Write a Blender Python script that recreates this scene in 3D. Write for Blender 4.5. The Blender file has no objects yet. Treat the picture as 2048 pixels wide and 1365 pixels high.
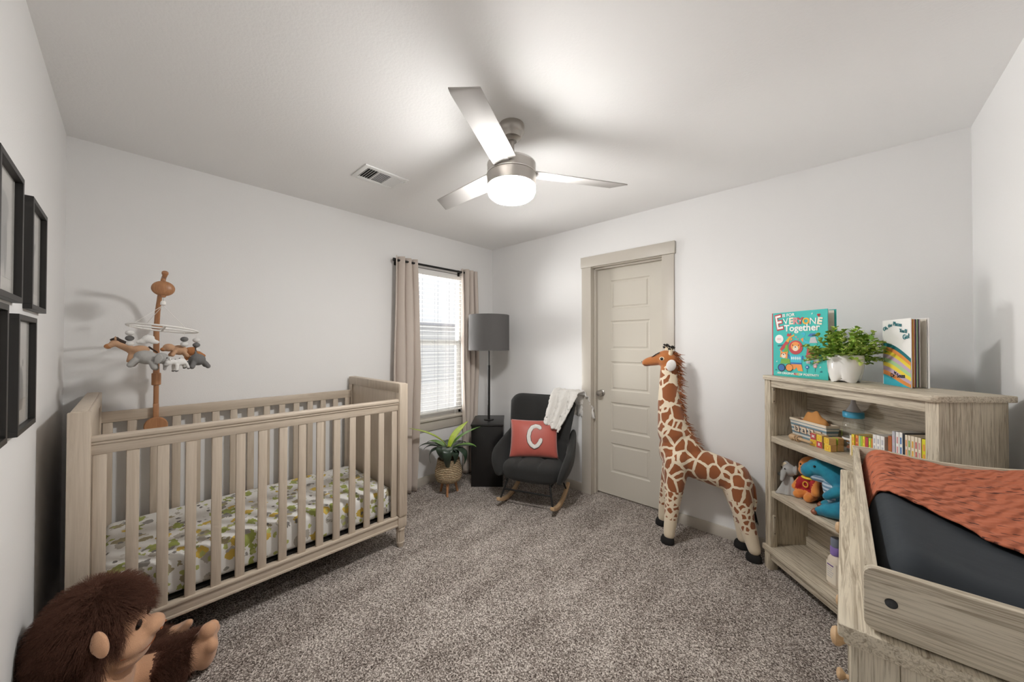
import bpy, bmesh, math, random
from mathutils import Vector, Matrix, Euler, noise
random.seed(7)
SC = bpy.context.scene
COL = SC.collection
PI = math.pi
def lin(c):
    c = c / 255.0
    return c / 12.92 if c <= 0.04045 else ((c + 0.055) / 1.055) ** 2.4
def rgb(r, g, b): return (lin(r), lin(g), lin(b), 1.0)

# ------------------------------------------------------------------ camera
H, LR, LL = 2.44, 3.438, 3.084          # ceiling height, room size along x, along y
F, YAW, PIT, ROL = 711.686, 2.3201, 0.01022, 0.00127
fw = Vector((math.cos(PIT) * math.cos(YAW), math.cos(PIT) * math.sin(YAW), math.sin(PIT)))
rv = Vector((math.sin(YAW), -math.cos(YAW), 0)); uv = rv.cross(fw)
r2 = rv * math.cos(ROL) + uv * math.sin(ROL); u2 = uv * math.cos(ROL) - rv * math.sin(ROL)
cd = bpy.data.cameras.new('camera'); cam = bpy.data.objects.new('camera', cd); COL.objects.link(cam)
m = Matrix((r2, u2, -fw)).transposed().to_4x4(); m.translation = Vector((2.96322, -2.85136, 1.34956))
cam.matrix_world = m
cd.sensor_width = 36; cd.lens = 36 * F / 2048; cd.clip_start = 0.02; cd.clip_end = 100
SC.camera = cam
# ------------------------------------------------------------------ world, daylight, added fill lamps, exposure
SC.view_settings.view_transform = 'Standard'; SC.view_settings.look = 'None'
SC.view_settings.gamma = 1; SC.view_settings.use_curve_mapping = False
SC.view_settings.exposure = 0.67
W = bpy.data.worlds.new('sky'); SC.world = W; W.use_nodes = True
bg = W.node_tree.nodes['Background']; bg.inputs[1].default_value = 1.0
STEEP_GLOW = 0.6                       # added glow low in the world, no paving there, to lift the ceiling
SKY, GROUND = 0.68, 0.56            # overcast-bright sky above the horizon, added pale upward glow below it
_nt = W.node_tree; _tc = _nt.nodes.new('ShaderNodeTexCoord'); _sx = _nt.nodes.new('ShaderNodeSeparateXYZ'); _mr = _nt.nodes.new('ShaderNodeMapRange'); _mx = _nt.nodes.new('ShaderNodeMix'); _mx.data_type = 'RGBA'
_nt.links.new(_tc.outputs['Generated'], _sx.inputs[0]); _nt.links.new(_sx.outputs[2], _mr.inputs[0]); _mr.inputs[1].default_value = -0.12; _mr.inputs[2].default_value = 0.05
_nt.links.new(_mr.outputs[0], _mx.inputs[0]); _mx.inputs[6].default_value = (GROUND, GROUND * .985, GROUND * .96, 1); _mx.inputs[7].default_value = (SKY * .94, SKY * .97, SKY, 1)
_m2 = _nt.nodes.new('ShaderNodeMapRange'); _m2.inputs[1].default_value = -0.34; _m2.inputs[2].default_value = -0.55; _nt.links.new(_sx.outputs[2], _m2.inputs[0])
_x2 = _nt.nodes.new('ShaderNodeMix'); _x2.data_type = 'RGBA'; _nt.links.new(_m2.outputs[0], _x2.inputs[0]); _nt.links.new(_mx.outputs[2], _x2.inputs[6]); _x2.inputs[7].default_value = (STEEP_GLOW, STEEP_GLOW * .99, STEEP_GLOW * .97, 1)
_nt.links.new(_x2.outputs[2], bg.inputs[0])
def area(name, loc, direction, sx, sy, power, color=(1, 1, 1), portal=False):
    l = bpy.data.lights.new(name, 'AREA'); l.shape = 'RECTANGLE'; l.size = sx; l.size_y = sy; l.energy = power; l.color = color
    o = bpy.data.objects.new(name, l); COL.objects.link(o); o.location = loc
    o.rotation_euler = Vector(direction).to_track_quat('-Z', 'Z').to_euler()
    if portal: l.cycles.is_portal = True
    return o
area('added_low_window_fill', (-4.3, -1.25, -0.55), (4.3, .5, 1.9), 2.6, 2.2, 560, (1, .99, .97))  # added lamp below window height, throws light up at the ceiling
area('added_side_window_fill', (-5.0, -3.9, 1.0), (5.0, 3.2, 0.3), 3.0, 2.4, 420, (1, .99, .97))  # added lamp out of sight, side fill through the window; no wall there
area('window_daylight_portal', (-0.16, -0.735, 1.36), (1, 0, 0), 0.64, 1.46, 10, portal=True)
HALL = area('added_hall_fill', (2.75, -3.9, 2.40), (0, 0, -1), 0.5, 0.5, 10, (1, .98, .96)); HALL.data.spread = math.radians(50)  # made-up hall lamp, aimed down to bounce fill through the doorway
LAMP_STRENGTH = 104.0

# ------------------------------------------------------------------ materials
MATS = {}
def nodes(name):
    mt = bpy.data.materials.new(name); mt.use_nodes = True
    nt = mt.node_tree; b = nt.nodes['Principled BSDF']; MATS[name] = mt
    return mt, nt, b
def N(nt, typ, **kw):
    n = nt.nodes.new(typ)
    for k, v in kw.items():
        if k.startswith('i_'):
            key = k[2:]
            key = int(key) if key.isdigit() else key.replace('_', ' ')
            n.inputs[key].default_value = v
        else: setattr(n, k, v)
    return n
def L(nt, a, b): nt.links.new(a, b)
def ramp(nt, stops, interp='LINEAR'):
    r = nt.nodes.new('ShaderNodeValToRGB'); cr = r.color_ramp; cr.interpolation = interp
    while len(cr.elements) < len(stops): cr.elements.new(0.5)
    for e, (p, c) in zip(cr.elements, stops): e.position = p; e.color = c if len(c) == 4 else (*c, 1)
    return r
def coords(nt, scale=(1, 1, 1), rot=(0, 0, 0)):
    t = N(nt, 'ShaderNodeTexCoord'); mp = N(nt, 'ShaderNodeMapping')
    mp.inputs['Scale'].default_value = scale; mp.inputs['Rotation'].default_value = rot
    L(nt, t.outputs['Object'], mp.inputs['Vector']); return mp.outputs['Vector']
def bump(nt, b, h, strength, dist=0.01):
    bp = N(nt, 'ShaderNodeBump'); bp.inputs['Strength'].default_value = strength; bp.inputs['Distance'].default_value = dist
    L(nt, h, bp.inputs['Height']); L(nt, bp.outputs['Normal'], b.inputs['Normal'])
def plain(name, c, rough=0.5, metal=0.0, bs=0, bstr=0.2, var=0.0, sheen=0.0, spec=0.5):
    mt, nt, b = nodes(name)
    b.inputs['Base Color'].default_value = c; b.inputs['Roughness'].default_value = rough; b.inputs['Metallic'].default_value = metal
    b.inputs['Specular IOR Level'].default_value = spec
    if sheen: b.inputs['Sheen Weight'].default_value = sheen
    if bs:
        v = coords(nt); n = N(nt, 'ShaderNodeTexNoise', i_Scale=bs, i_Detail=4.0); L(nt, v, n.inputs['Vector'])
        bump(nt, b, n.outputs['Fac'], bstr, 0.004)
        if var:
            k = [x * (1 - var) for x in c[:3]]; k2 = [min(1, x * (1 + var)) for x in c[:3]]
            r = ramp(nt, [(0.3, k), (0.7, k2)]); L(nt, n.outputs['Fac'], r.inputs[0]); L(nt, r.outputs[0], b.inputs['Base Color'])
    return mt
def wood(name, c1, c2, axis='z', fine=60, stretch=0.05, rough=0.5, contrast=(0.38, 0.62), bstr=0.15, dist=1.5):
    mt, nt, b = nodes(name)
    s = [fine] * 3; s['xyz'.index(axis)] = fine * stretch
    v = coords(nt, tuple(s))
    n = N(nt, 'ShaderNodeTexNoise', i_Scale=1.0, i_Detail=5.0, i_Roughness=0.65, i_Distortion=dist); L(nt, v, n.inputs['Vector'])
    r = ramp(nt, [(contrast[0], c2), (contrast[1], c1)]); L(nt, n.outputs['Fac'], r.inputs[0])
    L(nt, r.outputs[0], b.inputs['Base Color']); b.inputs['Roughness'].default_value = rough
    if bstr: bump(nt, b, n.outputs['Fac'], bstr, 0.002)
    return mt

M_wall = plain('wall_paint', rgb(236, 235, 234), 0.6, bs=140, bstr=0.10, spec=0.3)
M_ceil = plain('ceiling_paint', rgb(244, 243, 242), 0.7, bs=90, bstr=0.22, spec=0.2)
M_trim = plain('greige_trim_paint', rgb(196, 189, 178), 0.4)
M_door = plain('greige_door_paint', rgb(208, 202, 190), 0.38)
M_white = plain('white_plastic', rgb(238, 238, 236), 0.35)
M_blind = plain('blind_white', rgb(240, 239, 236), 0.45)
M_black = plain('black_metal', rgb(28, 27, 27), 0.4, 0.3)
M_blackp = plain('black_frame_paint', rgb(32, 30, 28), 0.45)
M_blackg = plain('black_gloss_laminate', rgb(22, 21, 21), 0.32)
M_mat = plain('picture_mat_board', rgb(215, 212, 206), 0.8)
M_nickel = plain('brushed_nickel', rgb(178, 173, 167), 0.36, 0.9, bs=40, bstr=0.03)
M_chrome = plain('bright_nickel', rgb(220, 218, 214), 0.15, 1.0)
M_blade = plain('fan_blade_silver', rgb(192, 189, 186), 0.55, 0.0, spec=0.2)
M_crib = wood('crib_wood', rgb(204, 190, 173), rgb(184, 169, 151), 'z', 45, 0.05, 0.45, (0.3, 0.7), 0.05)
M_cribh = wood('crib_wood_long', rgb(204, 190, 173), rgb(184, 169, 151), 'y', 45, 0.05, 0.45, (0.3, 0.7), 0.05)
M_oakz = wood('grey_oak_upright', rgb(204, 193, 172), rgb(140, 126, 106), 'z', 130, 0.035, 0.55, (0.34, 0.55), 0.3)
M_oakx = wood('grey_oak_lengthwise', rgb(204, 193, 173), rgb(142, 128, 108), 'x', 130, 0.035, 0.55, (0.34, 0.55), 0.3)
M_oaky = wood('grey_oak_depthwise', rgb(204, 193, 172), rgb(142, 128, 108), 'y', 130, 0.035, 0.55, (0.34, 0.55), 0.3)
M_beech = wood('light_beech', rgb(206, 176, 140), rgb(186, 152, 114), 'y', 50, 0.06, 0.45, (0.3, 0.7), 0.05)
M_honey = wood('honey_wood', rgb(184, 134, 94), rgb(160, 110, 74), 'z', 60, 0.06, 0.4, (0.3, 0.7), 0.05)
M_blockw = wood('pale_block_wood', rgb(222, 184, 130), rgb(200, 158, 100), 'x', 120, 0.08, 0.5, (0.3, 0.7), 0.05)
M_char = plain('charcoal_boucle', rgb(38, 38, 37), 0.95, bs=420, bstr=0.5, var=0.35, sheen=0.1)
M_shade = plain('grey_linen_shade', rgb(92, 90, 89), 0.9, bs=300, bstr=0.2, var=0.08)
M_curtain = plain('beige_curtain_cloth', rgb(206, 194, 184), 0.9, bs=600, bstr=0.1, sheen=0.1)
M_sherpa = plain('white_sherpa', rgb(224, 221, 216), 1.0, bs=120, bstr=1.0, sheen=0.2)
M_coral = plain('coral_velvet', rgb(178, 84, 72), 0.5, bs=18, bstr=0.15, sheen=0.5)
M_ceramic = plain('white_ceramic', rgb(236, 234, 231), 0.12)
M_soil = plain('dark_moss', rgb(40, 36, 26), 0.95, bs=200, bstr=0.8, var=0.5)
M_navy = plain('navy_pad_cover', rgb(36, 42, 48), 0.85, bs=25, bstr=0.25)
M_tan = plain('tan_plush', rgb(205, 158, 124), 0.95, bs=500, bstr=0.4, sheen=0.3, var=0.06)
M_fur = plain('brown_fur', rgb(100, 70, 58), 0.9, bs=180, bstr=0.6, var=0.3, spec=0.1)
M_eye = plain('glossy_black_eye', rgb(14, 12, 12), 0.08)
M_hoof = plain('black_plush', rgb(26, 24, 24), 0.85, bs=300, bstr=0.3)
M_gold = plain('printed_gold', rgb(226, 170, 60), 0.6)
def flat(name, r, g, b_, rough=0.6): return plain(name, rgb(r, g, b_), rough)
M_ink = flat('dark_ink', 38, 42, 54); M_pw = flat('print_white', 240, 238, 234); M_teal = flat('print_teal', 60, 186, 178)
M_red = flat('print_red', 190, 70, 76); M_orange = flat('print_orange', 232, 150, 76); M_pink = flat('print_pink', 214, 150, 150)
M_blue = flat('print_blue', 58, 110, 172); M_green = flat('print_green', 112, 170, 70); M_dteal = flat('print_dark_teal', 30, 116, 124)
M_yellow = flat('print_yellow', 240, 214, 70); M_lav = flat('print_lavender', 196, 172, 192); M_lgreen = flat('print_light_green', 170, 206, 150)
M_cream = flat('print_cream', 236, 222, 200); M_brown = flat('print_brown', 150, 84, 44); M_greyp = flat('print_grey', 190, 190, 196)
M_purple = flat('print_purple', 104, 76, 142); M_cyan = flat('print_cyan', 64, 186, 206); M_lime = flat('print_lime', 170, 206, 66)
M_paper = plain('book_paper', rgb(222, 216, 204), 0.9, bs=60, bstr=0.1)

def m_carpet():
    mt, nt, b = nodes('carpet_pile'); v = coords(nt)
    n1 = N(nt, 'ShaderNodeTexVoronoi', i_Scale=210.0); L(nt, v, n1.inputs['Vector'])
    n0 = N(nt, 'ShaderNodeTexNoise', i_Scale=150.0, i_Detail=3.0); L(nt, v, n0.inputs['Vector'])
    sep = N(nt, 'ShaderNodeSeparateColor'); L(nt, n1.outputs['Color'], sep.inputs[0])
    mx = N(nt, 'ShaderNodeMath', operation='MULTIPLY_ADD'); L(nt, sep.outputs[0], mx.inputs[0]); mx.inputs[1].default_value = 0.55
    L(nt, n0.outputs['Fac'], mx.inputs[2])
    v2 = coords(nt, (1.0, 0.4, 1.0), (0, 0, 0.75)); n2 = N(nt, 'ShaderNodeTexNoise', i_Scale=7.0, i_Detail=4.0, i_Distortion=0.4); L(nt, v2, n2.inputs['Vector'])
    m2 = N(nt, 'ShaderNodeMath', operation='MULTIPLY_ADD'); L(nt, n2.outputs['Fac'], m2.inputs[0]); m2.inputs[1].default_value = 0.34
    L(nt, mx.outputs[0], m2.inputs[2])
    r = ramp(nt, [(0.56, rgb(70, 61, 56)), (0.92, rgb(156, 145, 137)), (1.28, rgb(236, 228, 220))])
    d = N(nt, 'ShaderNodeMath', operation='DIVIDE'); L(nt, m2.outputs[0], d.inputs[0]); d.inputs[1].default_value = 1.4
    for e in r.color_ramp.elements: pass
    r.color_ramp.elements[0].position = 0.44; r.color_ramp.elements[1].position = 0.685; r.color_ramp.elements[2].position = 0.92
    L(nt, d.outputs[0], r.inputs[0]); L(nt, r.outputs[0], b.inputs['Base Color'])
    b.inputs['Roughness'].default_value = 1.0; b.inputs['Specular IOR Level'].default_value = 0.1
    bump(nt, b, mx.outputs[0], 0.9, 0.008); return mt
M_carpet = m_carpet()

def m_sheet():
    mt, nt, b = nodes('safari_print_sheet')
    base = rgb(226, 224, 220); prev = None
    for k, (sc, thr, cols, loc) in enumerate([
            ((9, 16, 12), 0.38, [rgb(150, 158, 84), rgb(176, 170, 160), rgb(226, 224, 220), rgb(160, 168, 98)], (0, 0, 0)),
            ((14, 14, 14), 0.38, [rgb(160, 150, 120), rgb(206, 176, 84), rgb(226, 224, 220), rgb(150, 146, 140)], (3.3, 1.7, 0.4)),
            ((24, 30, 24), 0.30, [rgb(206, 202, 194), rgb(124, 120, 116), rgb(178, 182, 112), rgb(226, 224, 220)], (7.1, 4.2, 2.2))]):
        t = N(nt, 'ShaderNodeTexCoord'); mp = N(nt, 'ShaderNodeMapping'); mp.inputs['Scale'].default_value = sc; mp.inputs['Location'].default_value = loc
        L(nt, t.outputs['Object'], mp.inputs['Vector'])
        nz = N(nt, 'ShaderNodeTexNoise', i_Scale=3.0, i_Detail=2.0); L(nt, mp.outputs[0], nz.inputs['Vector'])
        ad = N(nt, 'ShaderNodeMixRGB', blend_type='ADD'); ad.inputs[0].default_value = 0.55
        L(nt, mp.outputs[0], ad.inputs[1]); L(nt, nz.outputs['Color'], ad.inputs[2])
        vo = N(nt, 'ShaderNodeTexVoronoi', i_Scale=1.0); L(nt, ad.outputs[0], vo.inputs['Vector'])
        sp = N(nt, 'ShaderNodeSeparateColor'); L(nt, vo.outputs['Color'], sp.inputs[0])
        cr = ramp(nt, [(i * 0.25, c) for i, c in enumerate(cols)], 'CONSTANT'); L(nt, sp.outputs[0], cr.inputs[0])
        lt = N(nt, 'ShaderNodeMath', operation='LESS_THAN'); L(nt, vo.outputs['Distance'], lt.inputs[0]); lt.inputs[1].default_value = thr
        mixn = N(nt, 'ShaderNodeMixRGB'); L(nt, lt.outputs[0], mixn.inputs[0])
        if prev is None: mixn.inputs[1].default_value = base
        else: L(nt, prev, mixn.inputs[1])
        L(nt, cr.outputs[0], mixn.inputs[2]); prev = mixn.outputs[0]
    L(nt, prev, b.inputs['Base Color']); b.inputs['Roughness'].default_value = 0.9
    return mt
M_sheet = m_sheet()

def m_blanket():
    mt, nt, b = nodes('rust_muslin_blanket')
    v = coords(nt, (1, 1, 1), (0, 0, 0.5))
    t = N(nt, 'ShaderNodeTexCoord'); mp = N(nt, 'ShaderNodeMapping'); mp.inputs['Scale'].default_value = (34, 150, 60); mp.inputs['Rotation'].default_value = (0, 0, 0.35)
    L(nt, t.outputs['Object'], mp.inputs['Vector'])
    vo = N(nt, 'ShaderNodeTexNoise', i_Scale=1.0, i_Detail=1.0); L(nt, mp.outputs[0], vo.inputs['Vector'])
    gt = ramp(nt, [(0.0, rgb(168, 92, 62)), (0.63, rgb(178, 100, 70)), (0.67, rgb(92, 48, 36))]); L(nt, vo.outputs['Fac'], gt.inputs[0])
    L(nt, gt.outputs[0], b.inputs['Base Color'])
    wv = N(nt, 'ShaderNodeTexWave', i_Scale=12.0, i_Distortion=5.0, i_Detail=3.0, i_Detail_Scale=1.2); L(nt, v, wv.inputs['Vector'])
    bump(nt, b, wv.outputs['Fac'], 0.6, 0.008); b.inputs['Roughness'].default_value = 0.95
    return mt
M_blanket = m_blanket()

def m_giraffe():
    mt, nt, b = nodes('giraffe_patch_plush')
    cream, brown = rgb(230, 214, 188), rgb(146, 84, 44)
    t = N(nt, 'ShaderNodeTexCoord'); sep = N(nt, 'ShaderNodeSeparateXYZ'); L(nt, t.outputs['Object'], sep.inputs[0])
    def layer(scale, thr, yscale=0.75):
        mp = N(nt, 'ShaderNodeMapping'); mp.inputs['Scale'].default_value = (scale, scale * yscale, scale * 0.85)
        L(nt, t.outputs['Object'], mp.inputs['Vector'])
        nz = N(nt, 'ShaderNodeTexNoise', i_Scale=1.5, i_Detail=1.0); L(nt, mp.outputs[0], nz.inputs['Vector'])
        ad = N(nt, 'ShaderNodeMixRGB', blend_type='ADD'); ad.inputs[0].default_value = 0.4
        L(nt, mp.outputs[0], ad.inputs[1]); L(nt, nz.outputs['Color'], ad.inputs[2])
        vo = N(nt, 'ShaderNodeTexVoronoi', feature='DISTANCE_TO_EDGE', i_Scale=1.0); L(nt, ad.outputs[0], vo.inputs['Vector'])
        gt = N(nt, 'ShaderNodeMath', operation='GREATER_THAN'); L(nt, vo.outputs['Distance'], gt.inputs[0]); gt.inputs[1].default_value = thr
        return gt.outputs[0]
    big = layer(13.0, 0.085); small = layer(31, 0.17)
    zz = N(nt, 'ShaderNodeMath', operation='LESS_THAN'); L(nt, sep.outputs[2], zz.inputs[0]); zz.inputs[1].default_value = 0.36
    mixl = N(nt, 'ShaderNodeMix'); L(nt, zz.outputs[0], mixl.inputs[0]); L(nt, big, mixl.inputs[2]); L(nt, small, mixl.inputs[3])
    lo = N(nt, 'ShaderNodeMath', operation='GREATER_THAN'); L(nt, sep.outputs[2], lo.inputs[0]); lo.inputs[1].default_value = 0.17
    fac = N(nt, 'ShaderNodeMath', operation='MULTIPLY'); L(nt, mixl.outputs[0], fac.inputs[0]); L(nt, lo.outputs[0], fac.inputs[1])
    mixc = N(nt, 'ShaderNodeMixRGB'); L(nt, fac.outputs[0], mixc.inputs[0]); mixc.inputs[1].default_value = cream; mixc.inputs[2].default_value = brown
    L(nt, mixc.outputs[0], b.inputs['Base Color']); b.inputs['Roughness'].default_value = 0.9; b.inputs['Sheen Weight'].default_value = 0.3
    n = N(nt, 'ShaderNodeTexNoise', i_Scale=400.0); L(nt, t.outputs['Object'], n.inputs['Vector']); bump(nt, b, n.outputs['Fac'], 0.3, 0.003)
    return mt
M_gir = m_giraffe()
M_girb = plain('ginger_plush', rgb(176, 106, 52), 0.9, bs=300, bstr=0.4, var=0.15, sheen=0.3)
M_girc = plain('cream_plush', rgb(228, 210, 180), 0.9, bs=300, bstr=0.4, sheen=0.3)
M_girear = plain('white_plush', rgb(228, 224, 220), 0.95, bs=300, bstr=0.4)
M_mane = plain('ginger_mane', rgb(140, 78, 36), 0.8)

def m_glass(name, c=(1, 1, 1, 1), rough=0.02):
    mt, nt, b = nodes(name)
    tr = N(nt, 'ShaderNodeBsdfTransparent'); tr.inputs[0].default_value = c
    gl = N(nt, 'ShaderNodeBsdfGlossy'); gl.inputs['Roughness'].default_value = rough
    lw = N(nt, 'ShaderNodeLayerWeight', i_Blend=0.5); pw_ = N(nt, 'ShaderNodeMath', operation='POWER'); pw_.inputs[1].default_value = 3.0
    ma = N(nt, 'ShaderNodeMath', operation='MULTIPLY_ADD'); ma.inputs[1].default_value = 0.4; ma.inputs[2].default_value = 0.06; mx = N(nt, 'ShaderNodeMixShader')
    L(nt, lw.outputs['Facing'], pw_.inputs[0]); L(nt, pw_.outputs[0], ma.inputs[0])
    L(nt, ma.outputs[0], mx.inputs[0]); L(nt, tr.outputs[0], mx.inputs[1]); L(nt, gl.outputs[0], mx.inputs[2])
    L(nt, mx.outputs[0], nt.nodes['Material Output'].inputs['Surface']); return mt
M_glass = m_glass('window_glass'); M_clear = m_glass('clear_plastic', (0.93, 0.95, 0.96, 1), 0.05)
M_picglass = m_glass('picture_glass')
def m_emit(name, c, s):
    mt, nt, b = nodes(name); b.inputs['Base Color'].default_value = (0.9, 0.9, 0.9, 1)
    b.inputs['Emission Color'].default_value = c; b.inputs['Emission Strength'].default_value = s; return mt
M_lamp = m_emit('lit_frosted_glass', (1.0, 0.985, 0.96, 1), LAMP_STRENGTH)
def m_basket():
    mt, nt, b = nodes('woven_seagrass'); v = coords(nt, (1, 1, 1))
    w = N(nt, 'ShaderNodeTexWave', bands_direction='Z', i_Scale=22.0, i_Distortion=3.0, i_Detail=3.0, i_Detail_Scale=4.0); L(nt, v, w.inputs['Vector'])
    r = ramp(nt, [(0.1, rgb(140, 112, 80)), (0.5, rgb(206, 178, 140)), (1.0, rgb(232, 212, 178))]); L(nt, w.outputs['Fac'], r.inputs[0])
    L(nt, r.outputs[0], b.inputs['Base Color']); bump(nt, b, w.outputs['Fac'], 1.0, 0.01); b.inputs['Roughness'].default_value = 0.8; return mt
M_basket = m_basket()
def m_dino():
    mt, nt, b = nodes('teal_plush'); v = coords(nt)
    n = N(nt, 'ShaderNodeTexNoise', i_Scale=14.0, i_Detail=3.0); L(nt, v, n.inputs['Vector'])
    r = ramp(nt, [(0.3, rgb(8, 96, 128)), (0.7, rgb(38, 150, 176))]); L(nt, n.outputs['Fac'], r.inputs[0]); L(nt, r.outputs[0], b.inputs['Base Color'])
    n2 = N(nt, 'ShaderNodeTexNoise', i_Scale=400.0); L(nt, v, n2.inputs['Vector']); bump(nt, b, n2.outputs['Fac'], 0.35, 0.003)
    b.inputs['Roughness'].default_value = 0.85; b.inputs['Sheen Weight'].default_value = 0.3; return mt
M_dino = m_dino()
def m_stripe(name, c1, c2, axis, scale):
    mt, nt, b = nodes(name); v = coords(nt)
    w = N(nt, 'ShaderNodeTexWave', bands_direction=axis, i_Scale=scale); L(nt, v, w.inputs['Vector'])
    r = ramp(nt, [(0.0, c1), (0.5, c2)], 'CONSTANT'); L(nt, w.outputs['Fac'], r.inputs[0]); L(nt, r.outputs[0], b.inputs['Base Color'])
    b.inputs['Roughness'].default_value = 0.7; return mt
M_bellystripe = m_stripe('ribbed_pale_blue_plush', rgb(196, 212, 224), rgb(112, 146, 172), 'Z', 16)

# ------------------------------------------------------------------ mesh builder
class MB:
    def __init__(s): s.bm = bmesh.new(); s.mats = []
    def mi(s, mat):
        if mat is None: return 0
        if mat not in s.mats: s.mats.append(mat)
        return s.mats.index(mat)
    def add(s, tb, mat=None, M=None):
        i = s.mi(mat)
        for f in tb.faces: f.material_index = i
        if M is not None: bmesh.ops.transform(tb, matrix=M, verts=tb.verts)
        me = bpy.data.meshes.new('t'); tb.to_mesh(me); tb.free(); s.bm.from_mesh(me); bpy.data.meshes.remove(me); return s
    def box(s, x0, x1, y0, y1, z0, z1, mat=None, bev=0, seg=2, M=None):
        tb = bmesh.new(); bmesh.ops.create_cube(tb, size=1)
        for v in tb.verts: v.co = Vector(((x0 + x1) / 2 + v.co.x * (x1 - x0), (y0 + y1) / 2 + v.co.y * (y1 - y0), (z0 + z1) / 2 + v.co.z * (z1 - z0)))
        if bev: bmesh.ops.bevel(tb, geom=tb.edges[:], offset=bev, segments=seg, profile=0.5, affect='EDGES')
        return s.add(tb, mat, M)
    def ell(s, c, r, mat=None, rot=(0, 0, 0), seg=24, M=None):
        tb = bmesh.new(); bmesh.ops.create_uvsphere(tb, u_segments=seg, v_segments=max(8, seg // 2), radius=1)
        T = Matrix.Translation(c) @ Euler(rot).to_matrix().to_4x4() @ Matrix.Diagonal((*r, 1))
        bmesh.ops.transform(tb, matrix=T, verts=tb.verts); return s.add(tb, mat, M)
    def surf(s, f, nu, nv, cu=False, cv=False, mat=None, M=None, caps=False):
        tb = bmesh.new(); g = [[tb.verts.new(f(i / (nu if cu else nu - 1), j / (nv if cv else nv - 1))) for j in range(nv)] for i in range(nu)]
        for i in range(nu if cu else nu - 1):
            for j in range(nv if cv else nv - 1):
                q = [g[i][j], g[(i + 1) % nu][j], g[(i + 1) % nu][(j + 1) % nv], g[i][(j + 1) % nv]]
                tb.faces.new(q)
        if caps:
            tb.faces.new([g[i][0] for i in range(nu)][::-1]); tb.faces.new([g[i][nv - 1] for i in range(nu)])
        bmesh.ops.remove_doubles(tb, verts=tb.verts, dist=1e-6)
        bmesh.ops.recalc_face_normals(tb, faces=tb.faces); return s.add(tb, mat, M)
    def tube(s, pts, rad, seg=12, mat=None, closed=False, M=None, flat=1.0):
        pts = [Vector(p) for p in pts]; n = len(pts)
        rad = rad if isinstance(rad, (list, tuple)) else [rad] * n
        tb = bmesh.new(); rings = []; up = None
        for i, p in enumerate(pts):
            a = pts[i - 1] if (i > 0 or closed) else p; b = pts[(i + 1) % n] if (i < n - 1 or closed) else p
            t = (b - a).normalized()
            if up is None: up = Vector((0, 0, 1)) if abs(t.z) < 0.9 else Vector((1, 0, 0))
            x = t.cross(up).normalized(); y = x.cross(t).normalized(); up = y
            rings.append([tb.verts.new(p + x * math.cos(2 * PI * k / seg) * rad[i] + y * math.sin(2 * PI * k / seg) * rad[i] * flat) for k in range(seg)])
        for i in range(n if closed else n - 1):
            A, B = rings[i], rings[(i + 1) % n]
            for k in range(seg): tb.faces.new((A[k], A[(k + 1) % seg], B[(k + 1) % seg], B[k]))
        if not closed: tb.faces.new(rings[0][::-1]); tb.faces.new(rings[-1])
        bmesh.ops.recalc_face_normals(tb, faces=tb.faces); return s.add(tb, mat, M)
    def cap(s, a, b, ra, rb, mat=None, M=None, seg=20):
        a, b = Vector(a), Vector(b); n = 6; pts = []; rs = []; d = (b - a).normalized()
        for i in range(n): ang = PI / 2 * (1 - i / (n - 1)); pts.append(a - d * ra * math.sin(ang)); rs.append(max(1e-4, ra * math.cos(ang)))
        for i in range(n): ang = PI / 2 * i / (n - 1); pts.append(b + d * rb * math.sin(ang)); rs.append(max(1e-4, rb * math.cos(ang)))
        return s.tube(pts, rs, seg, mat, M=M)
    def lathe(s, prof, seg=32, mat=None, c=(0, 0, 0), M=None):
        c = Vector(c)
        def f(u, v):
            k = v * (len(prof) - 1); i = min(int(k + 1e-6), len(prof) - 1); r, z = prof[i]
            return c + Vector((max(r, 1e-5) * math.cos(2 * PI * u), max(r, 1e-5) * math.sin(2 * PI * u), z))
        return s.surf(f, seg, len(prof), cu=True, mat=mat, M=M)
    def prism(s, poly, z0, z1, mat=None, M=None, bev=0):
        tb = bmesh.new(); b0 = [tb.verts.new((x, y, z0)) for x, y in poly]; t0 = [tb.verts.new((x, y, z1)) for x, y in poly]
        tb.faces.new(b0[::-1]); tb.faces.new(t0); n = len(poly)
        for i in range(n): tb.faces.new((b0[i], b0[(i + 1) % n], t0[(i + 1) % n], t0[i]))
        bmesh.ops.recalc_face_normals(tb, faces=tb.faces)
        if bev: bmesh.ops.bevel(tb, geom=tb.edges[:], offset=bev, segments=2, profile=0.5, affect='EDGES')
        return s.add(tb, mat, M)
    def text(s, txt, size, mat=None, M=None, depth=0.0004, shear=0, align='CENTER', bold=0):
        cu = bpy.data.curves.new('t', 'FONT'); cu.body = txt; cu.size = size; cu.extrude = depth; cu.align_x = align; cu.align_y = 'CENTER'; cu.shear = shear; cu.offset = bold
        cu.resolution_u = 3
        o = bpy.data.objects.new('t', cu); COL.objects.link(o); dg = bpy.context.evaluated_depsgraph_get()
        me = bpy.data.meshes.new_from_object(o.evaluated_get(dg)); tb = bmesh.new(); tb.from_mesh(me)
        bpy.data.objects.remove(o); bpy.data.curves.remove(cu); bpy.data.meshes.remove(me)
        return s.add(tb, mat, M)
    def build(s, name, mat=None, parent=None, smooth=40, mods=()):
        me = bpy.data.meshes.new(name); s.bm.to_mesh(me); s.bm.free()
        ms = s.mats if s.mats else [mat]
        for x in ms: me.materials.append(x)
        if smooth:
            me.shade_smooth()
            if smooth < 180: me.set_sharp_from_angle(angle=math.radians(smooth))
        o = bpy.data.objects.new(name, me); COL.objects.link(o)
        if parent: o.parent = parent
        return o
def subsurf(o, n=1):
    md = o.modifiers.new('subsurf', 'SUBSURF'); md.levels = n; md.render_levels = n; return o
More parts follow.
